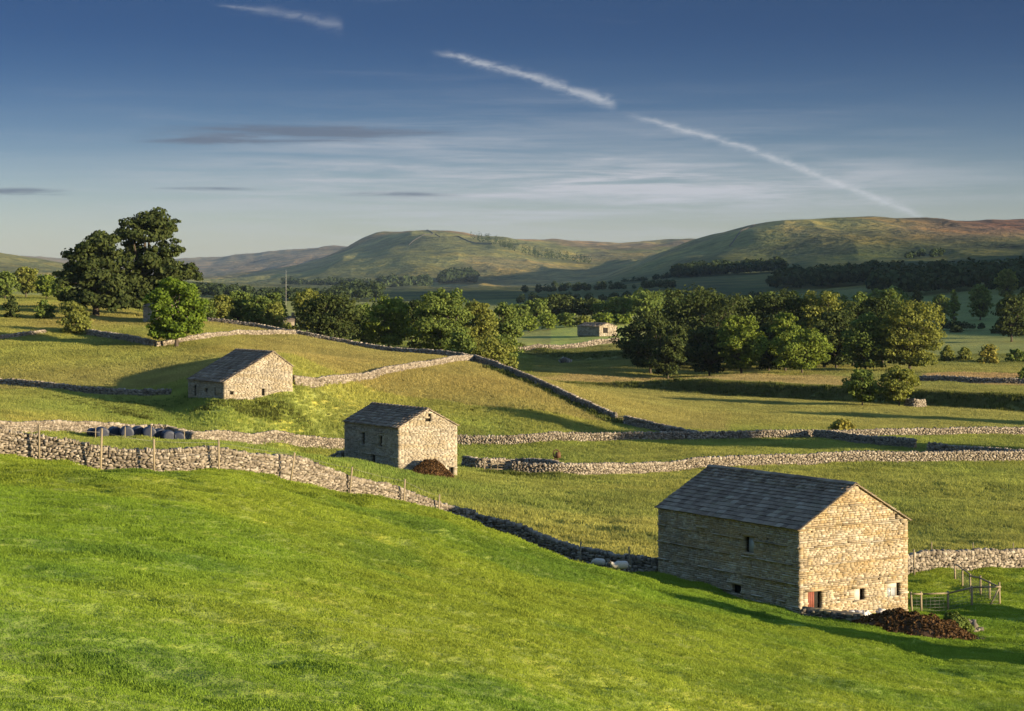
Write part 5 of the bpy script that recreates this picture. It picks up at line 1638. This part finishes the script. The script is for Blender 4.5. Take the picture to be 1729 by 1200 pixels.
def grass_fields():
    r = np.random.default_rng(99)
    # pasture in front
    x, y = sector(r, 190000, 27, 150)
    u = CX+F*x/y
    ok = y < wall_line(u)-0.6
    for m in B1_inside(x, y): ok &= ~m
    x, y = x[ok], y[ok]
    z = ground(x, y)
    tuss = sstep(0.58, 0.72, fbm(x/2.2, y/2.2, 3, 62))*sstep(0.35, 0.6, fbm(x/14, y/14, 2, 68))
    col = field_colour(x, y, z)*(0.85+0.5*fbm(x/2.5, y/2.5, 3, 61))[:, None]*(1-0.12*tuss)[:, None]
    sc_ = (0.85+0.5*tuss)*r.uniform(0.7, 1.2, len(x))*(0.50+y/150)
    pr = [clump_mesh('grass_clump', 60, 0.36, 0.075, 0.018, 500+k, M_GR, 0.9) for k in range(5)]
    scatter('pasture_grass', 'short grazed green grass of the foreground slope', np.stack([x, y, z], 1), sc_, col, pr, 1)
    # hay meadows
    x, y = sector(r, 230000, 105, 360)
    u = CX+F*x/y
    ok = y > wall_line(u)+0.6
    for m in B1_inside(x, y): ok &= ~m
    x, y = x[ok], y[ok]
    z = ground(x, y)
    col = field_colour(x, y, z)*(0.8+0.6*fbm(x/4, y/5, 3, 63))[:, None]
    sc_ = 0.85*r.uniform(0.7, 1.2, len(x))*(0.7+0.5*fbm(x/9, y/9, 3, 64))*(0.8+y/500)
    pr = [clump_mesh('hay_clump', 40, 0.55, 0.30, 0.04, 520+k, M_HAY, 0.6) for k in range(5)]
    scatter('meadow_grass', 'long yellowing hay grass of the walled meadows', np.stack([x, y, z], 1), sc_, col, pr, 2)
    # rougher grass of the valley floor
    x, y = sector(r, 70000, 345, 520)
    ok = np.ones(len(x), bool)
    z = ground(x, y)
    col = field_colour(x, y, z)*(0.7+0.8*fbm(x/6, y/9, 3, 66))[:, None]
    sc_ = r.uniform(0.9, 1.8, len(x))*(0.6+0.8*fbm(x/12, y/16, 3, 67))
    scatter('valley_grass', 'rough pale grass of the valley floor around the grove', np.stack([x, y, z], 1), sc_, col, pr, 4)
    # rank weeds: under the left barn, by the gate, along walls
    XS, YS, S = [], [], []
    def strip(u0, Y0, u1, Y1, n, wd, s):
        a = XY(u0, Y0); b = XY(u1, Y1); t = r.random(n)
        XS.append(a[0]+(b[0]-a[0])*t+r.normal(0, wd, n)); YS.append(a[1]+(b[1]-a[1])*t+r.normal(0, wd, n)); S.append(np.full(n, s)*r.uniform(0.6, 1.3, n))
    strip(330, 228.5, 520, 231.5, 300, 0.7, 0.85); strip(400, 228.0, 470, 229.0, 110, 0.5, 1.0)
    strip(830, 192, 885, 191.3, 80, 0.4, 1.5); strip(880, 190.8, 940, 190.6, 90, 0.5, 1.1)
    strip(150, 240, 320, 238, 200, 2.2, 0.9); strip(90, 243, 250, 226, 200, 1.8, 1.0); strip(200, 225, 240, 223, 60, 0.6, 1.3)
    strip(600, 236, 1000, 262, 120, 3.5, 0.9); strip(830, 296, 1040, 256, 200, 0.7, 1.8)
    for P_ in (BANK1[:5], BANK2):
        for a_, b_ in zip(P_[:-1], P_[1:]):
            n_ = int(np.hypot(*(b_-a_))*6); t = r.random(n_)
            nn_ = np.array([b_[1]-a_[1], a_[0]-b_[0]]); nn_ = nn_/np.hypot(*nn_); o_ = r.normal(0.5, 1.6, n_)
            XS.append(a_[0]+(b_[0]-a_[0])*t+nn_[0]*o_); YS.append(a_[1]+(b_[1]-a_[1])*t+nn_[1]*o_); S.append(r.uniform(0.8, 2.0, n_))
    x = np.concatenate(XS); y = np.concatenate(YS); s = np.concatenate(S)
    ok = np.ones(len(x), bool)
    for m in B1_inside(x, y, 0.1): ok &= ~m
    x, y, s = x[ok], y[ok], s[ok]
    z = ground(x, y)
    col = np.tile(np.array([[0.105, 0.122, 0.030]]), (len(x), 1))*r.uniform(0.6, 1.4, len(x))[:, None]
    pr = [clump_mesh('weed_clump', 40, 0.42, 0.36, 0.06, 540+k, M_GR, 0.4) for k in range(4)]
    scatter('rank_weeds', 'tall green nettles and weeds along the walls and barns', np.stack([x, y, z], 1), s, col, pr, 3)
grass_fields()

# ------------------------------------------------------------------ the air
hz_m = bpy.data.materials.new('evening_haze'); hz_m.use_nodes = True
hz_t = NT(hz_m.node_tree); hz_t.n.clear()
pv = hz_t.add('ShaderNodeVolumePrincipled')
pv.inputs['Color'].default_value = (0.55, 0.75, 1.0, 1)
pv.inputs['Density'].default_value = HAZE_D
pv.inputs['Anisotropy'].default_value = 0.0
ho = hz_t.add('ShaderNodeOutputMaterial'); hz_t.l.new(pv.outputs[0], ho.inputs['Volume'])
if HAZE_D > 0:
    mb = MB(); mb.box((0, 7200, 140), (1, 0, 0), (0, 1, 0), UP, (34000, 17000, 400))
    o = mb.build('haze', hz_m); tag(o, 'thin bluish evening haze filling the dale', 'haze', None, 'stuff')
